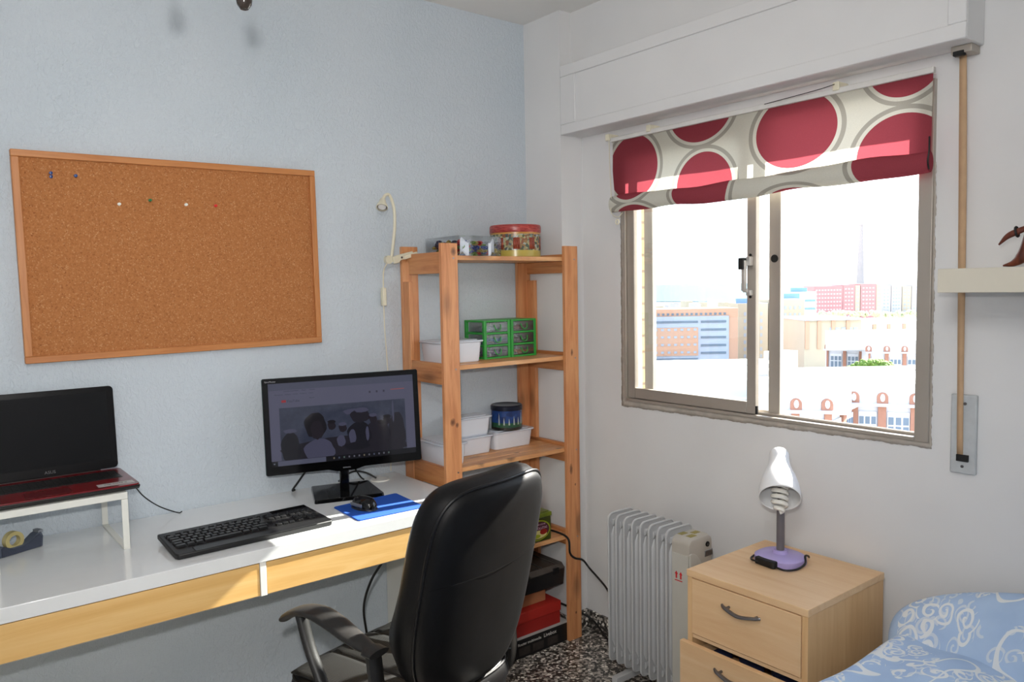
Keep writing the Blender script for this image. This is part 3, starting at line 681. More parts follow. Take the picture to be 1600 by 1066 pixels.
# things on the shelves
def tub(label, x0, x1, y0, y1, z, h, lid=True, rz=0):
    cx, cy = (x0+x1)/2, (y0+y1)/2; a, b = (x1-x0)/2, (y1-y0)/2
    o = thing('storage_tub', label, 'storage box', (cx, cy, z), rz, 'white lidded tubs on the pine shelves')
    bo = rrect(-a+.008, a-.008, -b+.008, b-.008, .016); to = rrect(-a+.001, a-.001, -b+.001, b-.001, .018)
    MB().prism(bo, 0, h-.006, 'z', to).build('tub', mTub, o, W=False, bevel=.002)
    MB().prism(rrect(-a-.006, a+.006, -b-.006, b+.006, .02), h-.006, h, 'z').prism(rrect(-a+.012, a-.012, -b+.012, b-.012, .014), h, h+.003, 'z').build('lid', mClearLid, o, W=False, bevel=.001)
    return o
mClearLid = M('frosted_lid', (206, 212, 222), .2, var=.02)
tub('white lidded tub left of the green drawers on the second shelf', -.562, -.378, -.190, -.036, SH[1], .080)
tub('white lidded tub nearest the desk, partly behind the front post on the third shelf', -.585, -.482, -.222, -.040, SH[2], .080)
tub('white lidded tub at the bottom of the stack of two on the third shelf', -.462, -.292, -.128, -.030, SH[2], .070)
tub('white lidded tub on top of the stack of two on the third shelf', -.458, -.296, -.126, -.032, SH[2]+.0735, .072)
tub('white lidded tub under the blue tin on the third shelf', -.278, -.082, -.122, -.030, SH[2], .070)
def tin_mat(name, base, acc, scale=50, z0=0, z1=.1, bands=()):
    t = NT(name); v = t.coord(); vo = t.new('TexVoronoi'); vo.inputs['Scale'].default_value = scale; t.link(v, vo.inputs['Vector'])
    sp = t.new('SeparateColor'); t.link(vo.outputs['Color'], sp.inputs[0]); n = len(acc)
    col = t.ramp(sp.outputs[1], [(i/(n), lin(c)) for i, c in enumerate(acc)], 'CONSTANT')
    xyz = t.new('SeparateXYZ'); t.link(v, xyz.inputs[0])
    for za, zb, c in bands:
        k = t.math('MULTIPLY', t.math('GREATER_THAN', xyz.outputs[2], za), t.math('LESS_THAN', xyz.outputs[2], zb)); col = t.mix(k, col, lin(c))
    t.set(col=col, rough=.25, spec=.6); return t.m
o = thing('round_biscuit_tin', 'large round painted tin with red lid on the top shelf', 'tin', (-.175, -.140, SH[0]))
street = tin_mat('street_scene', None, [(72, 88, 78), (150, 146, 112), (140, 92, 70), (176, 168, 124), (92, 100, 76), (168, 172, 160), (84, 90, 92), (150, 120, 82)], 105, bands=[(-1, .026, (190, 172, 84)), (.088, .096, (196, 140, 70))])
MB().lathe((0, 0), [(.095, 0), (.098, .003), (.098, .098), (.096, .099)], 56).build('body', street, o, W=False)
lidm = NT('red_lid'); vv = lidm.coord((1, 1, 1)); lidm.set(col=lidm.ramp(lidm.noise(lidm.coord((8, 8, 60)), 6, 3), [(.4, lin((150, 44, 46))), (.6, lin((190, 84, 76)))]), rough=.3)
MB().lathe((0, 0), [(.0995, .095), (.1005, .097), (.1005, .118), (.098, .124), (.08, .125), (.001, .125)], 56).build('lid', lidm.m, o, W=False)
mDoor = M('painted_door', (150, 70, 50), .3, var=.3, vs=90)
for k in range(5):
    dm = MB()                                     # painted doors and shop fronts on the tin wall
    a0 = math.radians(188+k*38); 
    pts = [(.0985*math.cos(a0+q*.09), .0985*math.sin(a0+q*.09)) for q in range(4)]
    for q in range(3):
        dm.add([(*pts[q], .030), (*pts[q+1], .030), (*pts[q+1], .074), (*pts[q], .074)], [(0, 1, 2, 3)])
    dm.build('painted_door', mDoor, o, W=False, solid=.0006)
cbx = thing('bow_box', 'clear plastic box full of shiny gift bows on the top shelf', 'box', (-.428, -.142, SH[0]))
BX0, BX1, BY0, BY1, BH = -.520, -.336, -.255, -.030, .072
bt = MB().box(BX0, BX1, BY0, BY1, SH[0]+.0005, SH[0]+BH)
for a in ():
    pass
for a in () and ((BX0, BX1, BY0, BY0+.001, SH[0]+.0005, SH[0]+BH), (BX0, BX1, BY1-.001, BY1, SH[0]+.0005, SH[0]+BH), (BX0, BX0+.001, BY0+.001, BY1-.001, SH[0]+.0005, SH[0]+BH), (BX1-.001, BX1, BY0+.001, BY1-.001, SH[0]+.0005, SH[0]+BH), (BX0, BX1, BY0, BY1, SH[0]+BH, SH[0]+BH+.001)): bt.box(*a)
bt.build('clear_box', mClearP, cbx, smooth=False)
foil = []
for nm, c in (('red', (190, 30, 36)), ('blue', (40, 70, 160)), ('green', (110, 150, 60)), ('silver', (200, 204, 214)), ('violet', (60, 44, 90)), ('gold', (190, 170, 90))): foil.append((nm, M('foil_'+nm, c, .3, .25, var=.2, vs=80)))
random.seed(3)
for nm, m in foil:
    fb = MB()
    for k in range(22):
        c = (random.uniform(BX0+.014, BX1-.014), random.uniform(BY0+.014, BY1-.014), SH[0]+random.uniform(.008, BH-.016))
        if nm == 'violet': c = (random.uniform(BX0+.014, BX0+.05), random.uniform(BY0+.06, BY1-.02), c[2])
        for j in range(5):
            an = random.uniform(0, PI); ti = random.uniform(-.7, .7); r = random.uniform(.008, .014)
            pts = [Vector((c[0], c[1], c[2])) + Matrix.Rotation(an, 3, 'Z') @ Vector((r*math.cos(q), .3*r*math.sin(2*q), r*math.sin(q)*ti)) for q in [PI*2*h/8 for h in range(9)]]
            fb.tube(pts, [(.0006, .003)]*9, 4, False)
    q = fb.build('foil_bows', m, cbx, smooth=False); q['kind'] = 'stuff'; q['label'] = 'shiny %s foil bows' % nm
wp = MB()
for k in (0, 4):
    x = BX0+.005+k*.030; wp.grid(6, 3, lambda u, v, x=x: (x+.035*u, BY0+.004+.006*math.sin(u*4+k), SH[0]+.006+.05*v+.01*math.sin(u*5+k)))
wp.build('tissue', M('white_tissue', (220, 226, 236), .3), cbx, solid=.0005)
# green drawer units
def green_unit(label, x0, x1, contents):
    o = thing('drawer_organiser', label, 'drawer organiser', ((x0+x1)/2, -.085, SH[1]), group='green three-drawer organisers')
    y0, y1, h = -.152, -.022, .148; z = SH[1]; w_ = .012
    b = MB()
    for x in (x0, x1-w_):
        for y in (y0, y1-w_): b.box(x, x+w_, y, y+w_, z, z+h)
        for k in range(4):
            zz = z+k*(h-.007)/3; b.box(x+.0005, x+w_-.0005, y0+w_+.0003, y1-w_-.0003, zz, zz+.007)
    for k in range(4):
        zz = z+k*(h-.007)/3; b.box(x0+w_+.0003, x1-w_-.0003, y0+.0005, y0+.011, zz, zz+.007).box(x0+w_+.0003, x1-w_-.0003, y1-.011, y1-.0005, zz, zz+.007)
    b.box(x0+w_+.0003, x1-w_-.0003, y0+.0115, y1-.0115, z+h-.004, z+h-.0005)
    b.build('frame', mGreen, o, bevel=.001)
    for k in range(3):
        zz = z+k*(h-.007)/3+.009; hh = .036
        d = MB().box(x0+w_+.001, x1-w_-.001, y0+.001, y1-.014, zz, zz+hh).build('drawer', mClearD, o, smooth=False)
        cx = (x0+x1)/2
        MB().tube(catmull([(cx-.016, y0-.001, zz+hh-.008), (cx-.012, y0-.006, zz+.012), (cx, y0-.007, zz+.006), (cx+.012, y0-.006, zz+.012), (cx+.016, y0-.001, zz+hh-.008)], 4), .0022, 6).build('handle', mGreen, d)
        cm = MB()
        for j in range(15): cm.blob((random.uniform(x0+w_+.012, x1-w_-.012), random.uniform(y0+.012, y1-.028), zz+.007+random.uniform(0, .008)), (random.uniform(.006, .014), .007, random.uniform(.004, .007)), 8, 5)
        q = cm.build('small_contents', contents[k], d); q['kind'] = 'stuff'
cw = [M('content_%d' % i, c, .5, var=.3, vs=120) for i, c in enumerate([(150, 130, 170), (120, 160, 200), (200, 214, 220), (190, 130, 80), (110, 104, 96), (130, 70, 70)])]
green_unit('green drawer organiser with clear pale-filled drawers, beside the white tub', -.345, -.218, cw[:3])
green_unit('green drawer organiser with brown-filled drawers, nearest the right-hand posts', -.214, -.086, cw[3:])
# blue tin
o = thing('round_blue_tin', 'small round dark blue tin with town picture on a white tub', 'tin', (-.187, -.079, SH[2]+.0735))
bt_ = tin_mat('night_town', None, [(24, 52, 110), (28, 60, 124), (22, 44, 96), (30, 66, 130)], 60, bands=[(-1, .012, (40, 36, 30)), (.012, .030, (40, 84, 56)), (.080, .086, (96, 84, 60))])
MB().lathe((0, 0), [(.060, 0), (.062, .002), (.062, .080), (.060, .082)], 48).build('body', bt_, o, W=False)
MB().lathe((0, 0), [(.0635, .078), (.0645, .080), (.0645, .094), (.061, .098), (.058, .096), (.001, .096)], 48).build('lid', M('dark_blue_lid', (30, 34, 50), .3, .3, var=.3, vs=60), o, W=False)
pc = MB()
for k, hgt in enumerate((.05, .03, .028, .036, .03, .046, .026)):
    a0 = math.radians(200+k*19); r = .0624
    pc.add([(r*math.cos(a0), r*math.sin(a0), .022), (r*math.cos(a0+.12), r*math.sin(a0+.12), .022), (r*math.cos(a0+.08), r*math.sin(a0+.08), .022+hgt*.6), (r*math.cos(a0+.05), r*math.sin(a0+.05), .022+hgt), (r*math.cos(a0+.03), r*math.sin(a0+.03), .022+hgt*.6)], [(0, 1, 2, 3, 4)])
pc.build('painted_spires', M('pale_paint', (190, 200, 196), .4), o, W=False, solid=.0005)
# green tin on the low shelf
o = thing('olive_tin', 'square olive-green sweet tin with an oval label on the lowest shelf', 'tin', (-.192, -.20, SH[3]))
mOl = M('olive_paint', (58, 66, 14), .3, var=.15, vs=60); mLime = M('lime_paint', (150, 160, 30), .3, var=.1)
MB().box(-.268, -.117, -.262, -.140, SH[3]+.0005, SH[3]+.094).build('body', mOl, o, bevel=.004)
MB().box(-.270, -.115, -.264, -.138, SH[3]+.0945, SH[3]+.112).box(-.262, -.123, -.256, -.146, SH[3]+.112, SH[3]+.116).build('lid', M('olive_lid', (104, 118, 30), .3, var=.25, vs=50), o, bevel=.003)
def oval(cx, cz, rx, rz, y, m, nm):
    MB().prism([(cx+rx*math.cos(2*PI*k/36), cz+rz*math.sin(2*PI*k/36)) for k in range(36)], y, y+.0006, 'y').build(nm, m, o)
zc = SH[3]+.047
oval(-.185, zc, .062, .040, -.2626, mLime, 'label_ring'); oval(-.185, zc, .057, .035, -.2630, M('plum', (70, 26, 44), .4), 'label_field')
oval(-.185, zc-.016, .044, .016, -.2634, M('cream_label', (206, 196, 130), .4), 'label_plate'); oval(-.158, zc-.008, .018, .011, -.2638, M('sweet_red', (150, 30, 20), .4), 'label_picture'); oval(-.196, zc-.022, .022, .008, -.2638, mLime, 'label_picture')
for s, z, sz in (('CAFE CON LECHE', zc+.020, .009), ('MINI-POLLITAS', zc+.004, .0135)):
    t = text(s, sz, .0002); t.xf(frameM((-.185, -.2640, z), (1, 0, 0), (0, 0, 1))); t.build('label_lettering', M('label_pink', (214, 170, 190), .4), o, smooth=False)

# stack of boxes on the floor under the shelves
o = thing('router_box', 'flat black router box with white lettering on the floor under the shelves', 'box', (-.175, -.145, 0))
RB = (-.318, -.030, -.268, -.030)
MB().box(*RB, .0005, .074).build('box_sides', mBlackC, o, bevel=.001)
MB().box(RB[0]+.001, RB[1]-.001, RB[2]+.001, RB[3]-.001, .0741, .0755).build('box_top', mGreyC, o)
t = text('Router multimedia', .0155, .0002, 'LEFT'); t.xf(frameM((-.300, -.2685, .050), (1, 0, 0), (0, 0, 1))); t.build('box_lettering', mWhiteC, o, smooth=False)
t = text('Livebox', .021, .0003, 'LEFT'); t.xf(frameM((-.170, -.2685, .050), (1, 0, 0), (0, 0, 1))); t.build('box_lettering', mWhiteC, o, smooth=False)
for x in (-.295, -.225, -.15): MB().box(x, x+.055, -.2686, -.268, .010, .040).build('printed_panel', M('printed_panel', (52, 46, 44), .4, var=.3, vs=60), o)
o = thing('shoe_box', 'red shoe box with a lipped lid on the black router box', 'box', (-.19, -.15, .0757))
MB().box(-.372, -.068, -.252, -.070, .0760, .148).build('box_body', mRedC, o, bevel=.001)
MB().box(-.375, -.065, -.255, -.067, .128, .168).build('lid', M('red_card_lid', (176, 40, 32), .55, var=.05), o, bevel=.0015)
o = thing('cardboard_box', 'small brown cardboard box between red shoe box and black organiser', 'box', (-.2, -.15, .1685))
MB().box(-.300, -.112, -.215, -.085, .169, .236).build('box_body', mCard, o, bevel=.001)
MB().box(-.262, -.259, -.2158, -.214, .169, .236).build('box_seam', mBlk, o)
o = thing('parts_organiser', 'black parts organiser with smoky clear lid on the cardboard box', 'case', (-.19, -.15, .2365))
MB().prism(rrect(-.340, -.050, -.262, -.060, .012), .237, .300, 'z', rrect(-.344, -.046, -.266, -.056, .012)).build('tray', mBlackC, o, bevel=.002)
li = MB().prism(rrect(-.346, -.044, -.268, -.054, .014), .3005, .322, 'z', rrect(-.336, -.054, -.258, -.064, .012)).build('lid', mSmoke, o, bevel=.002)
for x in (-.30, -.23, -.16, -.09): MB().box(x-.002, x+.002, -.250, -.072, .3215, .3245).build('lid_rib', mSmoke, li)
for x in (-.25, -.10): MB().box(x-.014, x+.014, -.274, -.266, .288, .312).build('latch', mBlackP, li, bevel=.001)
tag(MB().box(-.395, -.322, -.262, -.060, .0005, .060).build('white_box', mWhiteC, bevel=.001), 'low white carton on the floor left of the router box', 'box')
tube_thing('radiator_cable', [(-.13, -.11, .4365), (-.075, -.15, .437), (-.056, -.225, .438), (-.053, -.290, .425), (-.050, -.296, .37), (-.02, -.292, .34), (.03, -.285, .318), (.055, -.30, .280), (.02, -.42, .252), (-.03, -.52, .232), (-.06, -.592, .222)], .0042, mCable, 'black cable looping off the lowest shelf past the post to the radiator', 'cable')
tube_thing('floor_cable', [(-.10, -.045, .175), (-.05, -.035, .14), (.0, -.235, .115), (.045, -.250, .085), (.075, -.30, .055), (.060, -.40, .012), (.04, -.52, .006), (.0, -.66, .006)], .0042, mCable, 'black cable running from behind the boxes along the skirting to the radiator', 'cable')

# clamp lamp
cl = thing('clamp_lamp', 'cream clip-on gooseneck lamp clamped to the back post of the shelf unit', 'lamp', (-.66, -.04, 1.53))
MB().tube(catmull([(-.668, -.034, 1.545), (-.660, -.036, 1.60), (-.655, -.04, 1.66), (-.660, -.045, 1.72), (-.678, -.05, 1.762), (-.697, -.053, 1.762), (-.708, -.056, 1.748)]), .0055, 10).build('gooseneck', mCreamP, cl)
Mq = Matrix.Translation((-.716, -.062, 1.727)) @ Vector((-.35, -.45, -.80)).to_track_quat('-Z', 'Y').to_matrix().to_4x4()
hdl = MB().lathe((0, 0), [(.006, .028), (.010, .022), (.012, .010), (.019, -.004), (.021, -.014), (.019, -.015), (.018, -.010)], 28, False).xf(Mq).build('lamp_head', mCreamP, cl)
MB().lathe((0, 0), [(.0185, -.0145), (.0185, -.008), (.014, -.008)], 28, False).xf(Mq).build('lamp_rim', mRing, hdl)
MB().lathe((0, 0), [(.014, -.012), (.001, -.009)], 20).xf(Mq).build('lens', M('lens', (232, 232, 230), .1), hdl)
MB().tube([(-.684, -.030, 1.533), (-.684, -.046, 1.533)], .015, 20).build('clamp_joint', mCreamP, cl)
Mc = frameM((-.672, -.050, 1.530), (.085, 0, .024), (-.024, 0, .085))
cj = MB().prism([(0, -.013), (.02, -.015), (.03, -.008), (.088, -.009), (.088, .011), (.02, .014), (0, .012)], -.004, .004, 'z').xf(Mc).build('clamp_jaw', mCreamP, cl, bevel=.002)
MB().prism([(.03, -.006), (.088, -.008), (.088, .008), (.03, .007)], .024, .034, 'z').xf(Mc).build('clamp_jaw', mCreamP, cl, bevel=.002)
for x in (.036, .058): MB().tube([(x, .001, .0035), (x, .001, .0055)], .004, 12).xf(Mc).build('rivet', mRing, cj)
MB().tube(catmull([(-.690, -.036, 1.520), (-.694, -.018, 1.49), (-.694, -.012, 1.43)]), .0022, 8).tube(catmull([(-.694, -.012, 1.366), (-.692, -.010, 1.28), (-.684, -.010, 1.12), (-.682, -.010, .95), (-.683, -.010, .752)]), .0018, 8).build('cord', mCreamP, cl)
MB().box(-.702, -.686, -.022, -.004, 1.366, 1.432).build('cord_switch', mCreamP, cl, bevel=.003)

# ------------------------------------------------------------------ radiator
rd = thing('oil_radiator', 'grey oil-filled column radiator standing under the window', 'radiator', (-.095, -.78, 0))
RXF, RXB, ZB, ZT = -.163, -.036, .085, .622
fin0 = None
ol = rrect(RXF, RXB, ZB, ZT, .022, 6)
for i in range(8):
    y = -.622-i*.0375
    if fin0 is None:
        m_ = MB().prism(ol, y-.0015, y+.0015, 'y')
        m_.tube([(p[0], y, p[1]) for p in ol]+[(ol[0][0], y, ol[0][1])], .0042, 8, False)
        for xa in (RXF+.028, RXB-.028):
            m_.tube([(xa, y, ZB+.05), (xa, y, ZB+.075), (xa, y, ZT-.075), (xa, y, ZT-.05)], [(.004, .004), (.0165, .010), (.0165, .010), (.004, .004)], 12)
        for z in (ZB+.035, ZT-.035):
            m_.tube([((RXF+RXB)/2-.045, y, z), ((RXF+RXB)/2+.045, y, z)], [(.012, .009)]*2, 12)
        fin0 = m_.build('fin', mRad, rd)
        fy = y
    else:
        f_ = fin0.copy(); sc.collection.objects.link(f_); f_.parent = rd; f_.location = (0, y-fy, 0)
MB().tube([((RXF+RXB)/2, -.60, ZB+.035), ((RXF+RXB)/2, -.90, ZB+.035)], .016, 16).tube([((RXF+RXB)/2, -.60, ZT-.035), ((RXF+RXB)/2, -.90, ZT-.035)], .016, 16).build('oil_tube', mRad, rd)
y0, y1 = -.977, -.907
def sec(ins, z0, z1): return rrect(RXF+.002+ins, RXB-.002-ins, z0+ins, z1-ins, .022-ins*.5, 6)
cs = MB().rings([[(p[0], y1, p[1]) for p in sec(0, .05, .612)], [(p[0], y0+.018, p[1]) for p in sec(0, .05, .612)], [(p[0], y0+.004, p[1]) for p in sec(.005, .05, .612)], [(p[0], y0, p[1]) for p in sec(.012, .05, .612)]]).build('control_housing', mRadBox, rd)
# paler lower shell with a curved upper edge
poly = [(RXF+.006, .10), (RXF+.006, .563)]+[(RXF+.012+.082*t, .567-.105*t**2.0-.0*t) for t in [k/12 for k in range(13)]]+[(RXB-.03, .10)]
MB().prism(poly, y0-.0022, y0+.004, 'y').build('front_shell', mRadBox2, cs, bevel=.001)
MB().box(RXF-.0005, RXF+.008, y0+.004, y1-.002, .10, .560).build('side_shell', mRadBox2, cs, bevel=.001)
MB().tube([(RXF+.093, y0-.003, .582), (RXF+.093, y0+.001, .582)], .0085, 20).build('round_badge', mBlk, cs)
t = text('A', .011, .0003); t.xf(frameM((RXF+.093, y0-.0034, .578), (1, 0, 0), (0, 0, 1))); t.build('badge_mark', mSilver, cs, smooth=False)
MB().box(RXF+.080, RXF+.118, y0-.003, y0+.001, .542, .562).build('silver_plate', mSilver, cs, bevel=.001)
MB().tube([(RXF+.100, y0-.003, .503), (RXF+.100, y0+.001, .503)], .005, 14).build('indicator', M('indicator', (40, 10, 10), .3), cs)
for ya in (-.915, -.950): MB().box(RXF+.03+(0 if ya < -.93 else .0), RXF+.062, ya-.010, ya+.010, .6115, .6125).build('vent_slot', M('vent', (140, 128, 60), .5), cs)
MB().box(RXF+.07, RXF+.10, -.945, -.925, .6115, .6125).build('vent_slot', bpy.data.materials['vent'], cs)
ar = MB()
for yy in (y1-.020, y1-.038): ar.prism([(yy-.003, .478), (yy+.003, .478), (yy+.003, .492), (yy+.0065, .492), (yy, .502), (yy-.0065, .492), (yy-.003, .492)], RXF-.0014, RXF-.0006, 'x')
ar.box(RXF-.0014, RXF-.0006, y1-.044, y1-.014, .470, .473)
ar.build('red_arrows', M('sticker_red', (196, 30, 36), .5), cs)
for yy in (-.68, -.87):
    MB().box(-.20, .0, yy-.012, yy+.012, .036, .060).box(-.105, -.095, yy-.008, yy+.008, .060, .10).build('foot_bracket', mRad, rd, bevel=.002)
    for xx in (-.185, -.015): MB().tube([(xx, yy-.009, .018), (xx, yy+.009, .018)], .018, 18).build('castor', mBlk, rd)

# ------------------------------------------------------------------ bedside chest
NF, NB, N0, N1, NZ = -.312, .088, -1.476, -1.090, .589
ch = thing('bedside_chest', 'beech-look bedside chest of drawers under the window, second drawer ajar', 'chest of drawers', (-.11, -1.283, 0))
MB().box(NF, NB, N0-.002, N1+.002, NZ-.020, NZ).build('top', beechY, ch, bevel=.0012)
for a, b in ((N0, N0+.017), (N1-.017, N1)): MB().box(NF+.002, NB, a, b, 0, NZ-.0205).build('side_panel', beechZ, ch, bevel=.001)
MB().box(NB-.006, NB, N0+.0175, N1-.0175, .05, NZ-.021).build('back_panel', beechZ, ch)
def cdrawer(z0, z1, out):
    d = MB().box(NF-.001-out, NF+.016-out, (N0+.0185) if not out else N0+.001, (N1-.0185) if not out else N1-.001, z0, z1).build('drawer', beechY, ch, bevel=.001)
    MB().box(NF+.017-out, NB-.03, N0+.03, N0+.042, z0+.01, z1-.03).box(NF+.017-out, NB-.03, N1-.042, N1-.03, z0+.01, z1-.03).box(NF+.017-out, NB-.03, N0+.042, N1-.042, z0+.01, z0+.018).build('drawer_box', beechX, d)
    yc = (N0+N1)/2; zc = z1-.045 if not out else z1-.040; xx = NF-.001-out
    MB().tube(catmull([(xx-.010, yc+.062, zc+.004), (xx-.018, yc+.045, zc+.001), (xx-.024, yc, zc-.006), (xx-.018, yc-.045, zc+.001), (xx-.010, yc-.062, zc+.004)], 6), [(.0042, .0035+.0042*math.sin(PI*k/24)) for k in range(25)], 10).tube([(xx-.016, yc+.045, zc), (xx+.001, yc+.045, zc)], .004, 10).tube([(xx-.016, yc-.045, zc), (xx+.001, yc-.045, zc)], .004, 10).build('handle', mRing, d)
cdrawer(.402, .566, 0); cdrawer(.215, .386, .034); cdrawer(.040, .204, 0)
MB().box(NF+.004, NB-.01, N0+.0175, N1-.0175, .388, .3985).build('rail', beechY, ch); MB().box(NF+.01, NB-.01, N0+.0175, N1-.0175, .0, .036).build('plinth', beechY, ch)
cl_ = MB()
for k in range(7): cl_.blob((NF+.04+.03*(k % 3), N0+.08+k*.035, .352), (.03, .03, .012), 10, 6)
tag(cl_.build('folded_cloth', M('navy_cloth', (20, 26, 60), .8)), 'dark navy clothes inside the open second drawer', 'clothes')

# desk lamp on the chest
la = thing('desk_lamp', 'small desk lamp with white shade, spiral bulb and lavender base on the bedside chest', 'lamp', (-.052, -1.222, NZ))
LB = (-.052, -1.222)
pb = [(LB[0]+.066*math.copysign(abs(math.cos(q))**.8, math.cos(q)), LB[1]+.072*math.copysign(abs(math.sin(q))**.8, math.sin(q))) for q in [2*PI*k/40 for k in range(40)]]
MB().rings([[(LB[0]+(p[0]-LB[0])*k, LB[1]+(p[1]-LB[1])*k, NZ+z) for p in pb] for k, z in ((1, .0005), (1.01, .004), (1.0, .018), (.90, .023), (.3, .026), (.26, .036))]).build('base', mLavender, la)
MB().tube([(LB[0], LB[1], NZ+.033), (LB[0], LB[1], NZ+.18)], .0115, 20).build('stem', mGreyStem, la)
TS = Vector((LB[0]-.045, LB[1]-.025, NZ+.226)); ax = Vector((.65, .43, .60)).normalized()
Ml = Matrix.Translation(TS) @ ax.to_track_quat('Z', 'Y').to_matrix().to_4x4()
shd = MB().lathe((0, 0), [(.058, -.024), (.0585, -.018), (.0575, 0), (.053, .028), (.045, .056), (.036, .080), (.0305, .100), (.0285, .120), (.028, .140), (.024, .149), (.001, .151)], 44, False).xf(Ml).build('lamp_shade', mShade, la, solid=.002)
axb = Vector((.36, .24, .90)).normalized(); Mb = Matrix.Translation(TS+Vector((-.004, -.003, -.008))) @ axb.to_track_quat('Z', 'Y').to_matrix().to_4x4()
cfl = [(.0195*(1 if k < 92 else max(.3, 1-(k-92)/38)) * math.cos(k*.30), .0195*(1 if k < 92 else max(.3, 1-(k-92)/38))*math.sin(k*.30), .046-k*.00080) for k in range(122)]
MB().tube(cfl, .0066, 8).xf(Mb).build('spiral_bulb', mBulb, la)
MB().lathe((0, 0), [(.018, .056), (.020, .064), (.02, .1), (.012, .12)], 20).xf(Ml).build('bulb_socket', mShade, la)
MB().tube([(LB[0], LB[1], NZ+.176), (LB[0]-.012, LB[1]-.006, NZ+.225)], .010, 12).build('neck_joint', mGreyStem, la)
MB().tube(catmull([(-.110, -1.217, NZ+.010), (-.128, -1.187, NZ+.010), (-.118, -1.165, NZ+.009), (-.080, -1.149, NZ+.005), (-.04, -1.145, NZ+.005)]), .003, 8).tube(catmull([(-.122, -1.252, NZ+.006), (-.120, -1.283, NZ+.005), (-.085, -1.299, NZ+.005), (-.045, -1.299, NZ+.012), (-.030, -1.290, NZ+.028), (.0, -1.282, NZ+.020), (.03, -1.267, NZ+.005)]), .003, 8).build('cord', mCable, la)
MB().xf(Matrix.Identity(4)).prism(rrect(-.036, .036, -.012, .012, .009), 0, .020, 'z').xf(Matrix.Translation((-.118, -1.217, NZ+.001)) @ Matrix.Rotation(math.radians(84), 4, 'Z')).build('cord_switch', mBlk, la, bevel=.003)

la.location.y -= .010
# ------------------------------------------------------------------ office chair
CH = (-1.115, -.845); cr = math.radians(14)
oc = thing('office_chair', 'black leather high-back office chair with its back to the camera, at the desk', 'office chair', (CH[0]-.008, CH[1], 0), cr)
def recline(mb, a=13, piv=(0, -.20, .50)):
    return mb.xf(Matrix.Translation(piv) @ Matrix.Rotation(math.radians(a), 4, 'X') @ Matrix.Translation((-piv[0], -piv[1], -piv[2])))
def back_outline(n=72, ins=0):
    pts = []
    for i in range(n):
        a = 2*PI*i/n; c, s = math.cos(a), math.sin(a)
        x = math.copysign(abs(c)**(.40 if s > 0 else .50), c); z = math.copysign(abs(s)**(.46 if s > 0 else .62), s)
        t = (z+1)/2
        wd = .203-.008*t-.010*(1-t)**3
        pts.append((x*(wd-ins), .752+z*(.258-ins)))
    return pts
def bcurve(x, z): return -.045*((z-.62)/.35)**2*0 + .034*(x/.22)**2     # wraps forward at the sides
rings = []
for ins, y in ((.17, -.022), (.12, -.024), (.06, -.024), (.03, -.023), (.012, -.019), (.003, -.012), (0, -.004)):
    rings.append([(x, -.215+y+bcurve(x, z), z) for x, z in back_outline(72, ins)])
recline(MB().rings(rings)).build('back_cover', mLeatherB, oc, W=False, ang=60)
rings = []
for ins, y in ((.001, -.003), (-.004, .012), (-.006, .030), (-.002, .052), (.012, .072), (.035, .082), (.07, .084), (.12, .086), (.17, .088)):
    rings.append([(x, -.215+y+bcurve(x, z)+(.02*math.exp(-((z-.62)/.08)**2) if y > .06 else 0), z) for x, z in back_outline(72, ins)])
recline(MB().rings(rings)).build('back_cushion', mLeather, oc, W=False, ang=60)
bo = back_outline(72, -.002)
recline(MB().tube([(x, -.2185+bcurve(x, z), z) for x, z in bo+[bo[0]]], .004, 8, False)).build('piping', mLeather, oc, W=False)
recline(MB().tube([(x/100*1.0, -.2388+bcurve(x/100, 0), .800+.012*(x/20)**2*0) for x in range(-20, 21, 2)], .0003, 6)).build('seam', mSeam, oc, W=False)
# seat
rings = []
for k, z, dy in ((.90, .392, 0), (1.0, .405, 0), (1.03, .435, 0), (1.0, .462, 0), (.93, .476, 0), (.8, .480, 0), (.4, .478, 0), (.05, .476, 0)):
    rings.append([(x*k, .02+y*k, z-.012*max(0, (y*k)/.24)**3) for x, y in superell(.44, .44, 5, 60)])
MB().rings(rings).build('seat_cushion', mLeather, oc, W=False, ang=60)
pn = MB()
for xa, xb in ((-.205, -.075), (-.072, .072), (.075, .205)):
    pn.grid(8, 12, lambda u, v, xa=xa, xb=xb: (xa+(xb-xa)*u, -.18+.38*v, .4805+.006*math.sin(PI*u)-.012*max(0, (-.18+.38*v)/.24)**3))
pn.build('seat_panel', mRibbed, oc, W=False, solid=.004)
for xa in (-.0735, .0735): MB().tube([(xa, -.18+.39*k/12, .4815-.012*max(0, (-.18+.39*k/12)/.24)**3) for k in range(13)], .0022, 6).build('seat_welt', mLeather, oc, W=False)
pts = [(x*.99, .02+y*.99, .4655-.012*max(0, y/.24)**3) for x, y in superell(.44, .44, 5, 60)]
MB().tube(pts+[pts[0]], .004, 6, False).build('seat_piping', mLeather, oc, W=False)
mArm = M('arm_plastic', (22, 21, 20), .45, var=.25, vs=60, bump=.2, bs=300)
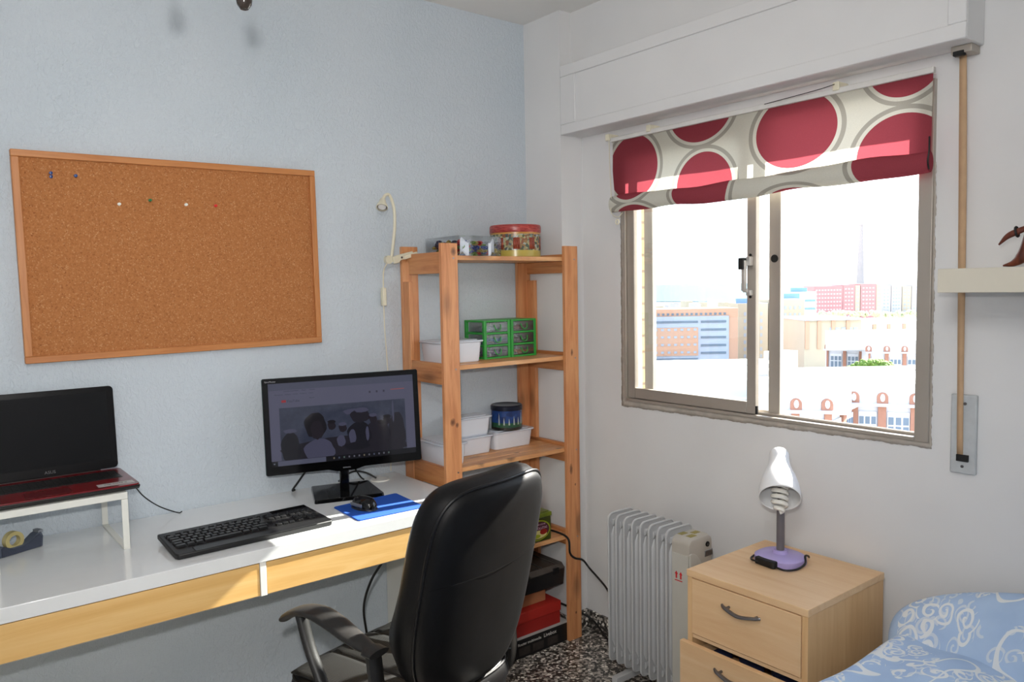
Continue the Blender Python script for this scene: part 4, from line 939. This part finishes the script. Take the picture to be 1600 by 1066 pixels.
def arm(sx):
    X = -.226 if sx < 0 else .250
    path = catmull([(X, .185, .626), (X, .160, .643), (X, .115, .663), (X, .06, .671), (X, .0, .662), (X, -.06, .645), (X, -.115, .632), (X, -.150, .630)], 6)
    n = len(path); rr = []
    for i in range(n):
        t = i/(n-1); rr.append((.0085+.003*math.sin(PI*t), .019+.014*math.sin(PI*min(1, t*1.15))**.7 if t < .87 else .029))
    a = MB().tube(path, rr, 16).build('armrest', mArm, oc, W=False, ang=50)
    MB().tube(catmull([(X, .125, .660), (X, .095, .58), (X, .050, .50), (X, .020, .435), (X*.96, -.02, .405), (X*.75, -.05, .372), (X*.4, -.06, .362)], 6), [(.016, .011)]*37, 12).build('arm_strut', mArm, oc, W=False)
    MB().tube(catmull([(X, -.130, .626), (X, -.140, .54), (X, -.145, .46), (X*.97, -.13, .40), (X*.8, -.08, .372)], 6), [(.022, .010)]*25, 12).build('arm_strut', mArm, oc, W=False)
arm(-1); arm(1)
MB().box(-.11, .11, -.12, .12, .345, .391).box(-.035, .035, -.26, -.08, .335, .352).build('seat_plate', mBlackP, oc, W=False, bevel=.004)
recline(MB().box(-.03, .03, -.262, -.246, .34, .50)).build('back_bar', mBlackP, oc, W=False, bevel=.003)
MB().lathe((0, 0), [(.028, .12), (.028, .24), (.018, .24), (.018, .346)], 24).build('gas_lift', mBlackP, oc, W=False)
MB().lathe((0, 0), [(.045, .085), (.05, .10), (.045, .125)], 24).build('hub', mBlackP, oc, W=False)
for k in range(5):
    a = 2*PI*k/5+.3; c, s = math.cos(a), math.sin(a)
    MB().tube([(c*.03, s*.03, .105), (c*.16, s*.16, .095), (c*.28, s*.28, .070)], [(.020, .018), (.016, .015), (.011, .012)], 10).build('leg', mBlackP, oc, W=False)
    cx, cy = c*.285, s*.285
    MB().tube([(cx-s*.022, cy+c*.022, .026), (cx+s*.022, cy-c*.022, .026)], .026, 18).tube([(cx, cy, .03), (cx, cy, .078)], .008, 10).build('castor', mBlk, oc, W=False)

# ------------------------------------------------------------------ bed
def damask():
    t = NT('damask_cotton'); v0 = t.coord(); nn = t.new('TexNoise'); nn.inputs['Scale'].default_value = 7; t.link(v0, nn.inputs['Vector'])
    sc1 = t.new('VectorMath', operation='SCALE'); t.link(nn.outputs['Color'], sc1.inputs[0]); sc1.inputs['Scale'].default_value = .05
    ad = t.new('VectorMath', operation='ADD'); t.link(v0, ad.inputs[0]); t.link(sc1.outputs[0], ad.inputs[1])
    def curls(scale, turns, seed):
        off = t.new('VectorMath', operation='ADD'); t.link(ad.outputs[0], off.inputs[0]); off.inputs[1].default_value = (seed, seed*.7, 0)
        fl = t.new('VectorMath', operation='MULTIPLY'); t.link(off.outputs[0], fl.inputs[0]); fl.inputs[1].default_value = (1, 1, .6)
        vo = t.new('TexVoronoi'); vo.inputs['Scale'].default_value = scale; vo.inputs['Randomness'].default_value = .8; t.link(fl.outputs[0], vo.inputs['Vector'])
        sub = t.new('VectorMath', operation='SUBTRACT'); t.link(fl.outputs[0], sub.inputs[0]); t.link(vo.outputs['Position'], sub.inputs[1])
        sp = t.new('SeparateXYZ'); t.link(sub.outputs[0], sp.inputs[0])
        ang = t.math('DIVIDE', t.math('ARCTAN2', sp.outputs[1], sp.outputs[0]), 2*PI)
        r = vo.outputs['Distance']
        sc2 = t.new('SeparateColor'); t.link(vo.outputs['Color'], sc2.inputs[0]); sgn = t.math('SUBTRACT', t.math('MULTIPLY', t.math('GREATER_THAN', sc2.outputs[0], .5), 2), 1)
        ph = t.math('FRACT', t.math('ADD', t.math('MULTIPLY', ang, sgn), t.math('MULTIPLY', r, turns)))
        line = t.math('LESS_THAN', ph, .38); rim = t.math('MULTIPLY', t.math('LESS_THAN', r, .56), t.math('GREATER_THAN', r, .07))
        return t.math('MULTIPLY', line, rim)
    a = curls(18, 3.4, 0); b = curls(26, 2.6, 3.3)
    region = t.math('GREATER_THAN', t.noise(v0, 5.0, 1), .49)
    n2 = t.noise(v0, 16, 2); line2 = t.math('LESS_THAN', t.math('ABSOLUTE', t.math('SUBTRACT', t.noise(v0, 4.2, 0, .5, .8), .47)), .012)
    pat = t.math('MAXIMUM', t.math('MULTIPLY', t.math('MAXIMUM', a, t.math('MULTIPLY', b, .6)), region), line2)
    base = t.ramp(n2, [(.3, lin((172, 198, 232))), (.7, lin((182, 207, 238)))])
    t.set(col=t.mix(pat, base, lin((232, 237, 242))), rough=.85, spec=.2); t.bump(t.noise(v0, 400, 2), .2, .0005); return t.m
mDam = damask()
bd = thing('bed', 'single bed under blue and white covers, its head against the window wall', 'bed', (-.9, -2.05, 0))
MB().box(-1.80, .09, -2.46, -1.62, .13, .26).build('bed_frame', beechX, bd, bevel=.003)
for x in (-1.74, .03):
    for y in (-2.40, -1.68): MB().box(x-.025, x+.025, y-.025, y+.025, 0, .13).build('leg', beechZ, bd)
mt = []
for k, z in ((.985, .262), (1, .28), (1, .40), (.99, .425), (.96, .430)):
    mt.append([(-.855+x*k, -2.04+y*k, z) for x, y in superell(1.88, .86, 14, 80)])
MB().rings(mt).build('mattress', M('mattress_ticking', (96, 92, 110), .8, var=.2, vs=100), bd)
def duv(u, v):
    x = .075-1.95*u; y = -1.548-.98*v
    e = min(v, 1-v)/.075; z = .492+.012*math.sin(x*7+y*5)+.010*math.sin(x*13-y*9+1)+.006*math.sin(y*27+x*3)
    if e < 1: z -= (.24)*(1-math.sqrt(max(0, 1-(1-e)**2)))*1.0; y += (.0 if v < .5 else 0)
    e2 = (1-u)/.04
    if e2 < 1: z -= .2*(1-math.sqrt(max(0, 1-(1-e2)**2)))
    e3 = u/.05
    if e3 < 1: z -= .045*(1-math.sqrt(max(0, 1-(1-e3)**2)))
    return (x, y, z)
tag(MB().grid(150, 110, duv).build('duvet', mDam, solid=.02, ang=80), 'light blue duvet with white scroll pattern spread over the bed', 'duvet')
def pillow_mesh(w_, d_, h_):
    rings = []
    for i in range(17):
        t_ = -1+2*i/16; k = (1-abs(t_)**2.6)**.42 if abs(t_) < 1 else .0
        rings.append([(x*max(k, .02)+0, y*max(k, .02), t_*h_/2*(1-.25*((x/(w_/2))**4+(y/(d_/2))**4)*.5)) for x, y in superell(w_, d_, 2.5, 64)])
    return MB().rings(rings)
pl = pillow_mesh(.30, .88, .15).xf(Matrix.Translation((-.030, -1.985, .545)) @ Matrix.Rotation(math.radians(-10), 4, 'X') @ Matrix.Rotation(math.radians(-55), 4, 'Y'))
tag(pl.build('pillow', mDam, ang=80), 'plump pillow in blue and white scroll cover against the wall', 'pillow')

# ------------------------------------------------------------------ wall shelf and figurine
ws = tag(MB().box(-.095, WX, -2.30, -1.684, 1.394, 1.452).build('wall_shelf', M('cream_shelf', (214, 208, 192), .4, var=.01), bevel=.0015), 'thick cream floating shelf on the wall right of the window', 'wall shelf')
fg = thing('wooden_figurine', 'dark carved wooden figurine at the end of the cream wall shelf', 'figurine', (-.02, -1.86, 1.452))
MB().tube(catmull([(-.05, -1.812, 1.456), (-.05, -1.835, 1.462), (-.05, -1.853, 1.480), (-.05, -1.868, 1.530), (-.05, -1.885, 1.60), (-.05, -1.90, 1.66)]), [(.002+.011*min(1, k/14), .003+.010*min(1, k/14)) for k in range(41)], 12).build('leg', darkwood, fg)
MB().tube(catmull([(-.05, -1.985, 1.456), (-.05, -1.955, 1.464), (-.05, -1.945, 1.53), (-.05, -1.925, 1.60), (-.05, -1.91, 1.66)]), [(.003+.010*min(1, k/10), .003+.010*min(1, k/10)) for k in range(33)], 12).build('leg', darkwood, fg)
MB().tube(catmull([(-.05, -1.905, 1.63), (-.05, -1.905, 1.70), (-.05, -1.91, 1.78), (-.05, -1.91, 1.83)]), [(.02, .016)]*10+[(.026, .018)]*10+[(.014, .012)]*5, 12).blob((-.05, -1.91, 1.86), (.02, .02, .028)).build('torso', darkwood, fg)
MB().tube(catmull([(-.06, -1.805, 1.505), (-.06, -1.822, 1.523), (-.06, -1.842, 1.533), (-.06, -1.88, 1.548), (-.06, -1.93, 1.57)]), [(.002+.0055*math.sin(min(1, k/20)*PI*.7), .002+.006*math.sin(min(1, k/20)*PI*.7)) for k in range(33)], 12).build('spear', darkwood, fg)
MB().tube([(-.06+.009*math.cos(q), -1.842+.002*math.sin(q), 1.533+.011*math.sin(q)) for q in [2*PI*k/16 for k in range(17)]], .0028, 6, False).build('spear_ring', mBlk, fg)

# ------------------------------------------------------------------ ceiling fan hub with its two pull chains
cf = thing('ceiling_fan', 'ceiling fan light whose dark pull-chain knob hangs in at the top of the picture', 'ceiling fan', (-1.74, -1.42, 2.2))
MB().lathe((-1.74, -1.42), [(.05, 2.5), (.05, 2.47), (.015, 2.46), (.015, 2.36), (.16, 2.35), (.17, 2.30), (.12, 2.27)], 32).build('motor_housing', mRing, cf)
MB().lathe((-1.74, -1.42), [(.12, 2.27), (.125, 2.262)], 32).build('lamp_plate', mSilver, cf)
for (x, y, z, lb) in ((-1.661, -1.352, 1.846, 'nearer'), (-1.747, -1.281, 1.868, 'further')):
    cc = MB().tube([(x, y, z+.038), (x, y, 2.262)], .0009, 6)
    for k in range(60): cc.blob((x, y, z+.042+k*.0062), .0016, 6, 4)
    c_ = cc.build('pull_chain', mRing, cf)
    MB().lathe((x, y), [(.0015, z), (.006, z+.0015), (.0105, z+.008), (.012, z+.016), (.0105, z+.026), (.006, z+.036), (.002, z+.041)], 24).build('chain_knob', M('dark_glass_knob', (44, 38, 34), .12, var=.2, vs=200), c_)

# ------------------------------------------------------------------ the town outside, far below the window
def far(px, py, d):
    return CAM + (F + (px-800)/1215.1*R - (py-533)/1215.1*U)*d
GZ = -34.0
mRoofW = M('white_roof', (206, 206, 202), .8, var=.05, vs=.2)
mGround = M('city_ground', (168, 164, 156), .9, var=.1, vs=.02)
mSea = M('sea_water', (66, 96, 104), .6, var=.05, vs=.01)
mOrange = M('orange_render', (186, 146, 122), .9, var=.03, vs=.1); mSlab = M('grey_blue_cladding', (158, 166, 180), .8, var=.03, vs=.1)
mWinD = M('far_glass', (92, 108, 124), .4, var=.1, vs=.2); mWinP = M('far_glass_pale', (150, 160, 172), .4); mCreamB = M('cream_render', (172, 162, 142), .9, var=.03, vs=.1)
mRedB = M('red_brick_hazed', (176, 128, 126), .9, var=.05, vs=.1); mPaleB = M('pale_render', (178, 174, 172), .9, var=.04, vs=.1)  # far facades are paled in colour to stand in for distance haze
mBrickN = M('orange_brick', (150, 108, 90), .9, var=.08, vs=1); mStone = M('white_stone', (196, 198, 204), .8, var=.03, vs=.5); mBluS = M('blue_paint', (110, 146, 204), .6)
mLeaf = M('hedge_leaves', (84, 108, 36), .8, var=.4, vs=2); mGreyF = M('grey_cornice', (170, 176, 184), .8)
struct('ground', MB().box(12, 1250, -700, 900, GZ-1, GZ), mGround, smooth=False)
struct('trim_3', MB().box(1250, 30000, -20000, 26000, GZ-2, GZ-.5), mSea, smooth=False)
bpy.data.objects['trim_3'].name = 'sea'
class Bld:
    def __init__(s, name, label, cat, pl, pr, row, dl, dr, thick, mat, group=None, zb=GZ, ztop=None):
        a, b = far(pl, row, dl), far(pr, row, dr); z = ztop if ztop is not None else (a.z+b.z)/2
        s.w = math.hypot(b.x-a.x, b.y-a.y); s.h = z-zb; s.pxm = s.w/abs(pr-pl); s.pl = pl; s.row = row; s.t = thick
        s.o = thing(name, label, cat, (a.x, a.y, zb), math.atan2(b.y-a.y, b.x-a.x), group)
        s.part('walls', mat, 0, s.w, 0, thick, 0, s.h)
    def part(s, nm, m, x0, x1, y0, y1, z0, z1, parent=None):
        return MB().box(x0, x1, y0, y1, z0, z1).build(nm, m, parent or s.o, W=False, smooth=False)
    def px(s, nm, m, p0, p1, r0, r1, out=.3, depth=.6):       # a piece of the front given by its columns and rows at this distance
        return s.part(nm, m, (p0-s.pl)*s.pxm, (p1-s.pl)*s.pxm, -out, depth, s.h-(r1-s.row)*s.pxm, s.h-(r0-s.row)*s.pxm)
    def grid(s, m, x0, x1, nx, z0, z1, nz, w, h, nm='window'):
        first = None
        for j in range(nz):
            for i in range(nx):
                X = x0+(x1-x0)*(i+.5)/nx; Zc = z0+(z1-z0)*(j+.5)/nz
                if first is None:
                    first = MB().box(-w/2, w/2, -.15, .3, -h/2, h/2).build(nm, m, s.o, W=False, smooth=False); q = first
                else: q = first.copy(); sc.collection.objects.link(q); q.parent = s.o
                q.location = (X, 0, Zc)
# big orange and grey block seen through the left pane
b = Bld('office_block', 'long orange office block with grey-blue striped front seen through the left pane', 'building', 985, 1153, 483, 300, 300, 18, mOrange)
b.px('cladding', mSlab, 985, 1138.5, 494.5, 600, .5); b.px('inset_wall', mOrange, 985, 1090, 512, 556, .9)
for k in range(20): b.px('window', mWinD, 990+k*7.4, 993.6+k*7.4, 489.5, 493, .2)
b.px('window_band', mWinD, 985, 1090, 501.5, 505, .7)
for r in (501.5, 514, 526, 538.5, 550.5): b.px('window_band', mWinD, 1094.5, 1134, r, r+3.6, .7)
for r in (513.5, 525, 537, 549):
    for k in range(10): b.px('window', mWinP, 991+k*10.2, 995.5+k*10.2, r, r+3.4, 1.1)
b.px('window_band', mWinD, 985, 1090, 560, 563.5, .7)
b = Bld('apartment_block', 'tall cream apartment block just right of the orange office block', 'building', 1153.5, 1200, 474, 330, 330, 16, mCreamB)
b.grid(mWinP, 2, b.w-2, 5, b.h-24, b.h-3, 7, 1.0, 1.5)
b.part('roof_sign', mBluS, 0, b.w*.5, 3, 4, b.h, b.h+2)
b = Bld('apartment_block', 'cream apartment block with small windows at the left edge of the open half', 'building', 1205, 1257, 468, 330, 330, 18, mCreamB)
b.grid(mWinP, 1, b.w-1, 6, b.h-26, b.h-2, 8, .9, 1.4)
b.part('roof_sign', mBluS, 4, b.w-1, 3, 4, b.h+.2, b.h+2.4)
b = Bld('apartment_block', 'white block with blue balcony stripes left of the red brick blocks', 'building', 1236, 1276, 456, 480, 480, 15, mPaleB)
for k in range(5): b.part('balcony_stripe', mBluS, b.w*.55, b.w-1, -.6, .2, b.h-6-k*5, b.h-5-k*5)
b.part('roof_sign', mBluS, 1, b.w*.7, 3, 4, b.h, b.h+2.5)
for lb, p0, p1, rw, m in (('red brick apartment block furthest left of the red group', 1272, 1317, 447, mRedB), ('red brick apartment block in the middle of the red group', 1317.5, 1336, 445, mRedB), ('cream stair tower between two red brick blocks below the chimney', 1336.5, 1344, 446, mCreamB), ('red brick apartment block furthest right of the red group', 1345, 1369, 443.5, mRedB), ('narrow cream tower on the right edge of the red brick blocks', 1369.5, 1377, 444, mCreamB)):
    b = Bld('apartment_block', lb, 'building', p0, p1, rw, 700, 700, 25, m)
    n = max(1, int((p1-p0)/5)); b.grid(mPaleB if m is mRedB else mWinP, 1, b.w-1, n, b.h-30, b.h-2, 8, 1.6, 1.2)
for k, (p0, p1, rw, m) in enumerate(((1378, 1392, 446, mPaleB), (1393, 1409, 443, mPaleB), (1410, 1424, 447, mCreamB), (1425, 1452, 442, mPaleB))):
    b = Bld('apartment_block', ['squat pale block just right of the red brick group', 'taller pale block, second right of the red brick group', 'cream block, third right of the red brick group', 'wide pale block nearest the right window frame'][k], 'building', p0, p1, rw, 820, 820, 25, m)
    b.grid(mWinP, 1, b.w-1, max(2, int((p1-p0)/5)), b.h-32, b.h-3, 8, 1.8, 1.6)
c0 = far(1344.5, 443, 1500)
tag(MB().lathe((c0.x, c0.y), [(8.5, GZ), (7.2, 0), (3.4, 106), (3.8, 106), (3.8, 109)], 24).build('chimney', M('chimney_concrete', (172, 158, 152), .9, var=.03, vs=.05)), 'tall slender chimney rising above the red brick blocks', 'chimney')
random.seed(21)
for k in range(16):
    p = 1026+k*8.9+random.uniform(-2, 2); rw = 469+random.uniform(-3, 9)+(k < 3)*4; w_ = random.uniform(8, 15); dd = 520+(k*7 % 16)*34
    o = Bld('town_house', 'small pale flat-roofed building in the distant town behind the orange office block', 'building', p, p+w_, rw, dd, dd, 20, random.choice([mPaleB, mCreamB, mRoofW]), 'distant houses behind the orange office block')
# low buildings of the old works
b = Bld('works_building', 'low orange and cream flat-roofed building below the red brick blocks', 'building', 1257, 1346, 500, 290, 290, 30, mCreamB)
b.px('roof_slab', mGreyF, 1256, 1347, 498, 500.5, 1.0, 30)
for p in (1258, 1277, 1299, 1322): b.px('pilaster', mOrange, p, p+5.5, 501, 545, .5)
b.grid(mWinP, b.w*.42, b.w-1, 5, b.h-9, b.h-2, 2, 1.6, 1.8)
b = Bld('works_building', 'low white building with orange pilasters behind the trees at the right frame', 'building', 1364, 1460, 502, 300, 300, 30, mStone)
for p in (1364, 1386, 1410, 1434): b.px('pilaster', mOrange, p, p+5, 506, 530, .5)
def works(label, pl, pr, row, dl, dr, thick, pil, wins, par, hw, eave=3.2, dorm=()):
    b = Bld('works_building', label, 'building', pl, pr, row, dl, dr, thick, mStone)
    pm = b.pxm
    b.part('cornice', mStone, -.4, b.w+.4, -.9, .2, b.h-.35, b.h)
    b.part('parapet', mRoofW, 0, b.w, 0, .4, b.h, b.h+par)
    for p in pil: b.part('pilaster', mBrickN, (p[0]-pl)*pm, (p[1]-pl)*pm, -.45, .2, 0, b.h-.36)
    for p0, p1 in wins:
        x0, x1 = (p0-pl)*pm, (p1-pl)*pm; z1 = b.h-1.1
        f = b.part('window', mStone, x0, x1, -.25, .2, z1-hw, z1)
        n = 3; g = .13*(x1-x0)/n
        for k in range(n):
            a0 = x0+(x1-x0)*k/n+g; a1 = x0+(x1-x0)*(k+1)/n-g
            for q0, q1 in ((.12, .30), (.34, .92)):
                MB().box(a0, a1, -.30, .1, z1-hw*q1, z1-hw*q0).build('pane', mWinD, f, W=False, smooth=False)
    for p in dorm:
        x = (p-pl)*pm; r = .66
        poly = [(x-r, b.h)]+[(x-r*math.cos(PI*k/10), b.h+.75+r*math.sin(PI*k/10)) for k in range(11)]+[(x+r, b.h)]
        d = MB().prism(poly, -.5, .6, 'y').build('dormer', mBrickN, b.o, W=False, smooth=False)
        MB().prism([(x+r*.42*math.cos(2*PI*k/16), b.h+.75+r*.75*math.sin(2*PI*k/16)) for k in range(16)], -.6, -.5, 'y').build('oval_opening', mStone, d, W=False, smooth=False)
    return b
works('white old works building with brick pilasters left of the inner corner below', 1180, 1299, 640, 96, 94, 5, [(1180, 1186), (1237, 1249), (1288, 1299)], [(1190, 1234), (1250, 1287)], 2.0, 5.2, dorm=(1182, 1244, 1292))
works('white old works wing with tall windows and brick pilasters at the lower right', 1333, 1475, 631, 101, 97, 8, [(1330, 1341), (1373, 1386), (1424, 1438)], [(1342, 1371), (1388, 1423), (1440, 1470)], 2.0, 5.4, dorm=(1334, 1380, 1431))
works('short white return wall with tall windows in the inner corner below', 1301, 1331, 636, 94.4, 100.4, .6, [(1312, 1317)], [(1300, 1311), (1318, 1330)], 1.0, 5.2)
works('white old works roof and brick dormers seen low through the left pane', 1000, 1178, 614, 112, 108, 8, [(1000, 1006)], [(1010, 1050)], 2.0, 5, dorm=(1083, 1117, 1156))
works('white works building with brick pilasters in the middle distance, left half', 1290, 1352, 546, 205, 200, 12, [(1292, 1295), (1318, 1323), (1343, 1348)], [(1298, 1316), (1325, 1342)], 2.0, 6.0, dorm=(1293, 1320, 1345))
works('white works building with brick pilasters in the middle distance, right half', 1356, 1470, 550, 185, 180, 14, [(1357, 1360), (1383, 1389), (1411, 1417), (1440, 1446)], [(1362, 1381), (1391, 1409), (1419, 1438)], 2.0, 6.0, dorm=(1357, 1386, 1414))
# white roofs stepping back behind the fronts
def roof(label, pl, pr, r0, r1, z0, z1, ridge=1.2):
    """pitched roof between two image rows worked out as true distances for eaves height z0 and back height z1"""
    d0 = (CAM.z-z0)/((r0-443)/1215.1); d1 = (CAM.z-z1)/((r1-443)/1215.1)
    P = [far(pl, r0, d0), far(pr, r0, d0), far(pr, r1, d1), far(pl, r1, d1)]
    m = MB().add([(P[0].x, P[0].y, z0), (P[1].x, P[1].y, z0), (P[2].x, P[2].y, z1), (P[3].x, P[3].y, z1)]+[(q.x, q.y, min(z0, z1)-1.6) for q in P], [(0, 1, 2, 3), (4, 5, 6, 7), (0, 1, 5, 4), (1, 2, 6, 5), (2, 3, 7, 6), (3, 0, 4, 7)])
    tag(m.build('roof', mRoofW, smooth=False), label, 'roof')
roof('broad white roof behind the lower right wing', 1330, 1480, 606, 586, -13.2, -13.4)
roof('white roof running back from the inner corner below', 1180, 1330, 622, 590, -12.6, -13.4)
roof('white roof below the hedge in the middle distance', 1200, 1480, 582, 577, -13.6, -14.2)
roof('white roof behind the brick dormers in the left pane', 990, 1180, 596, 572, -12.0, -13.0)
roof('further white roof under the orange office block', 1000, 1240, 570, 562, -14.0, -14.4)
roof('white roof above the middle-distance works building', 1290, 1480, 538, 520, -13.2, -13.6)
for k, (p, r, d, w_, h_, dp) in enumerate(((1395, 612, 120, 3.5, .8, 3), (1255, 600, 125, 5, 1.0, 3), (1300, 598, 130, 2, 1.6, 2), (1220, 560, 160, 6, 1.5, 4), (1345, 596, 128, 3, 1.0, 2), (1110, 585, 135, 5, .9, 3), (1060, 590, 130, 3, 1.2, 2), (1155, 578, 140, 4, 1, 3))):
    q = far(p, r, d)
    tag(MB().box(q.x-w_/2, q.x+w_/2, q.y-dp/2, q.y+dp/2, q.z-3, q.z+h_).build('roof_light', mStone, smooth=False), 'white box-shaped roof light standing on the white roofs', 'roof light', 'roof lights on the white roofs')
h0 = far(1332, 577, 150); h1 = far(1394, 577, 150); hb = MB(); random.seed(4)
for k in range(420):
    t_ = random.random(); q = h0.lerp(h1, t_); rr = random.uniform(.25, .6)
    hb.blob((q.x+random.uniform(-1.2, 1.2), q.y+random.uniform(-.6, .6), q.z-.3+random.uniform(0, 2.0)*math.sin(PI*min(.95, max(.05, t_)))**.5), rr, 6, 4)
hb.box(min(h0.x, h1.x)-1, max(h0.x, h1.x)+1, min(h0.y, h1.y), max(h0.y, h1.y), h0.z-6, h0.z-.6)
tag(hb.build('hedge', mLeaf), 'yellow-green hedge growing among the white roofs', 'hedge')
for k in range(16):
    p = 1283+k*10+random.uniform(-3, 3); q = far(p, 491+random.uniform(-2, 2), 430+(k % 2)*30); tt = MB(); q.z = q.z
    tt.tube([(q.x, q.y, GZ), (q.x, q.y, q.z)], .3, 6)
    for j in range(14): tt.blob((q.x+random.uniform(-1.6, 1.6), q.y+random.uniform(-1.6, 1.6), q.z+random.uniform(-.8, 1.2)), random.uniform(.6, 1.2), 6, 4)
    tag(tt.build('palm_tree', M('hazed_foliage', (170, 176, 142), .9) if k == 0 else bpy.data.materials['hazed_foliage']), 'small haze-tinted tree in the row below the red and pale blocks', 'tree', 'trees below the red and pale blocks')  # haze is mixed into the foliage colour
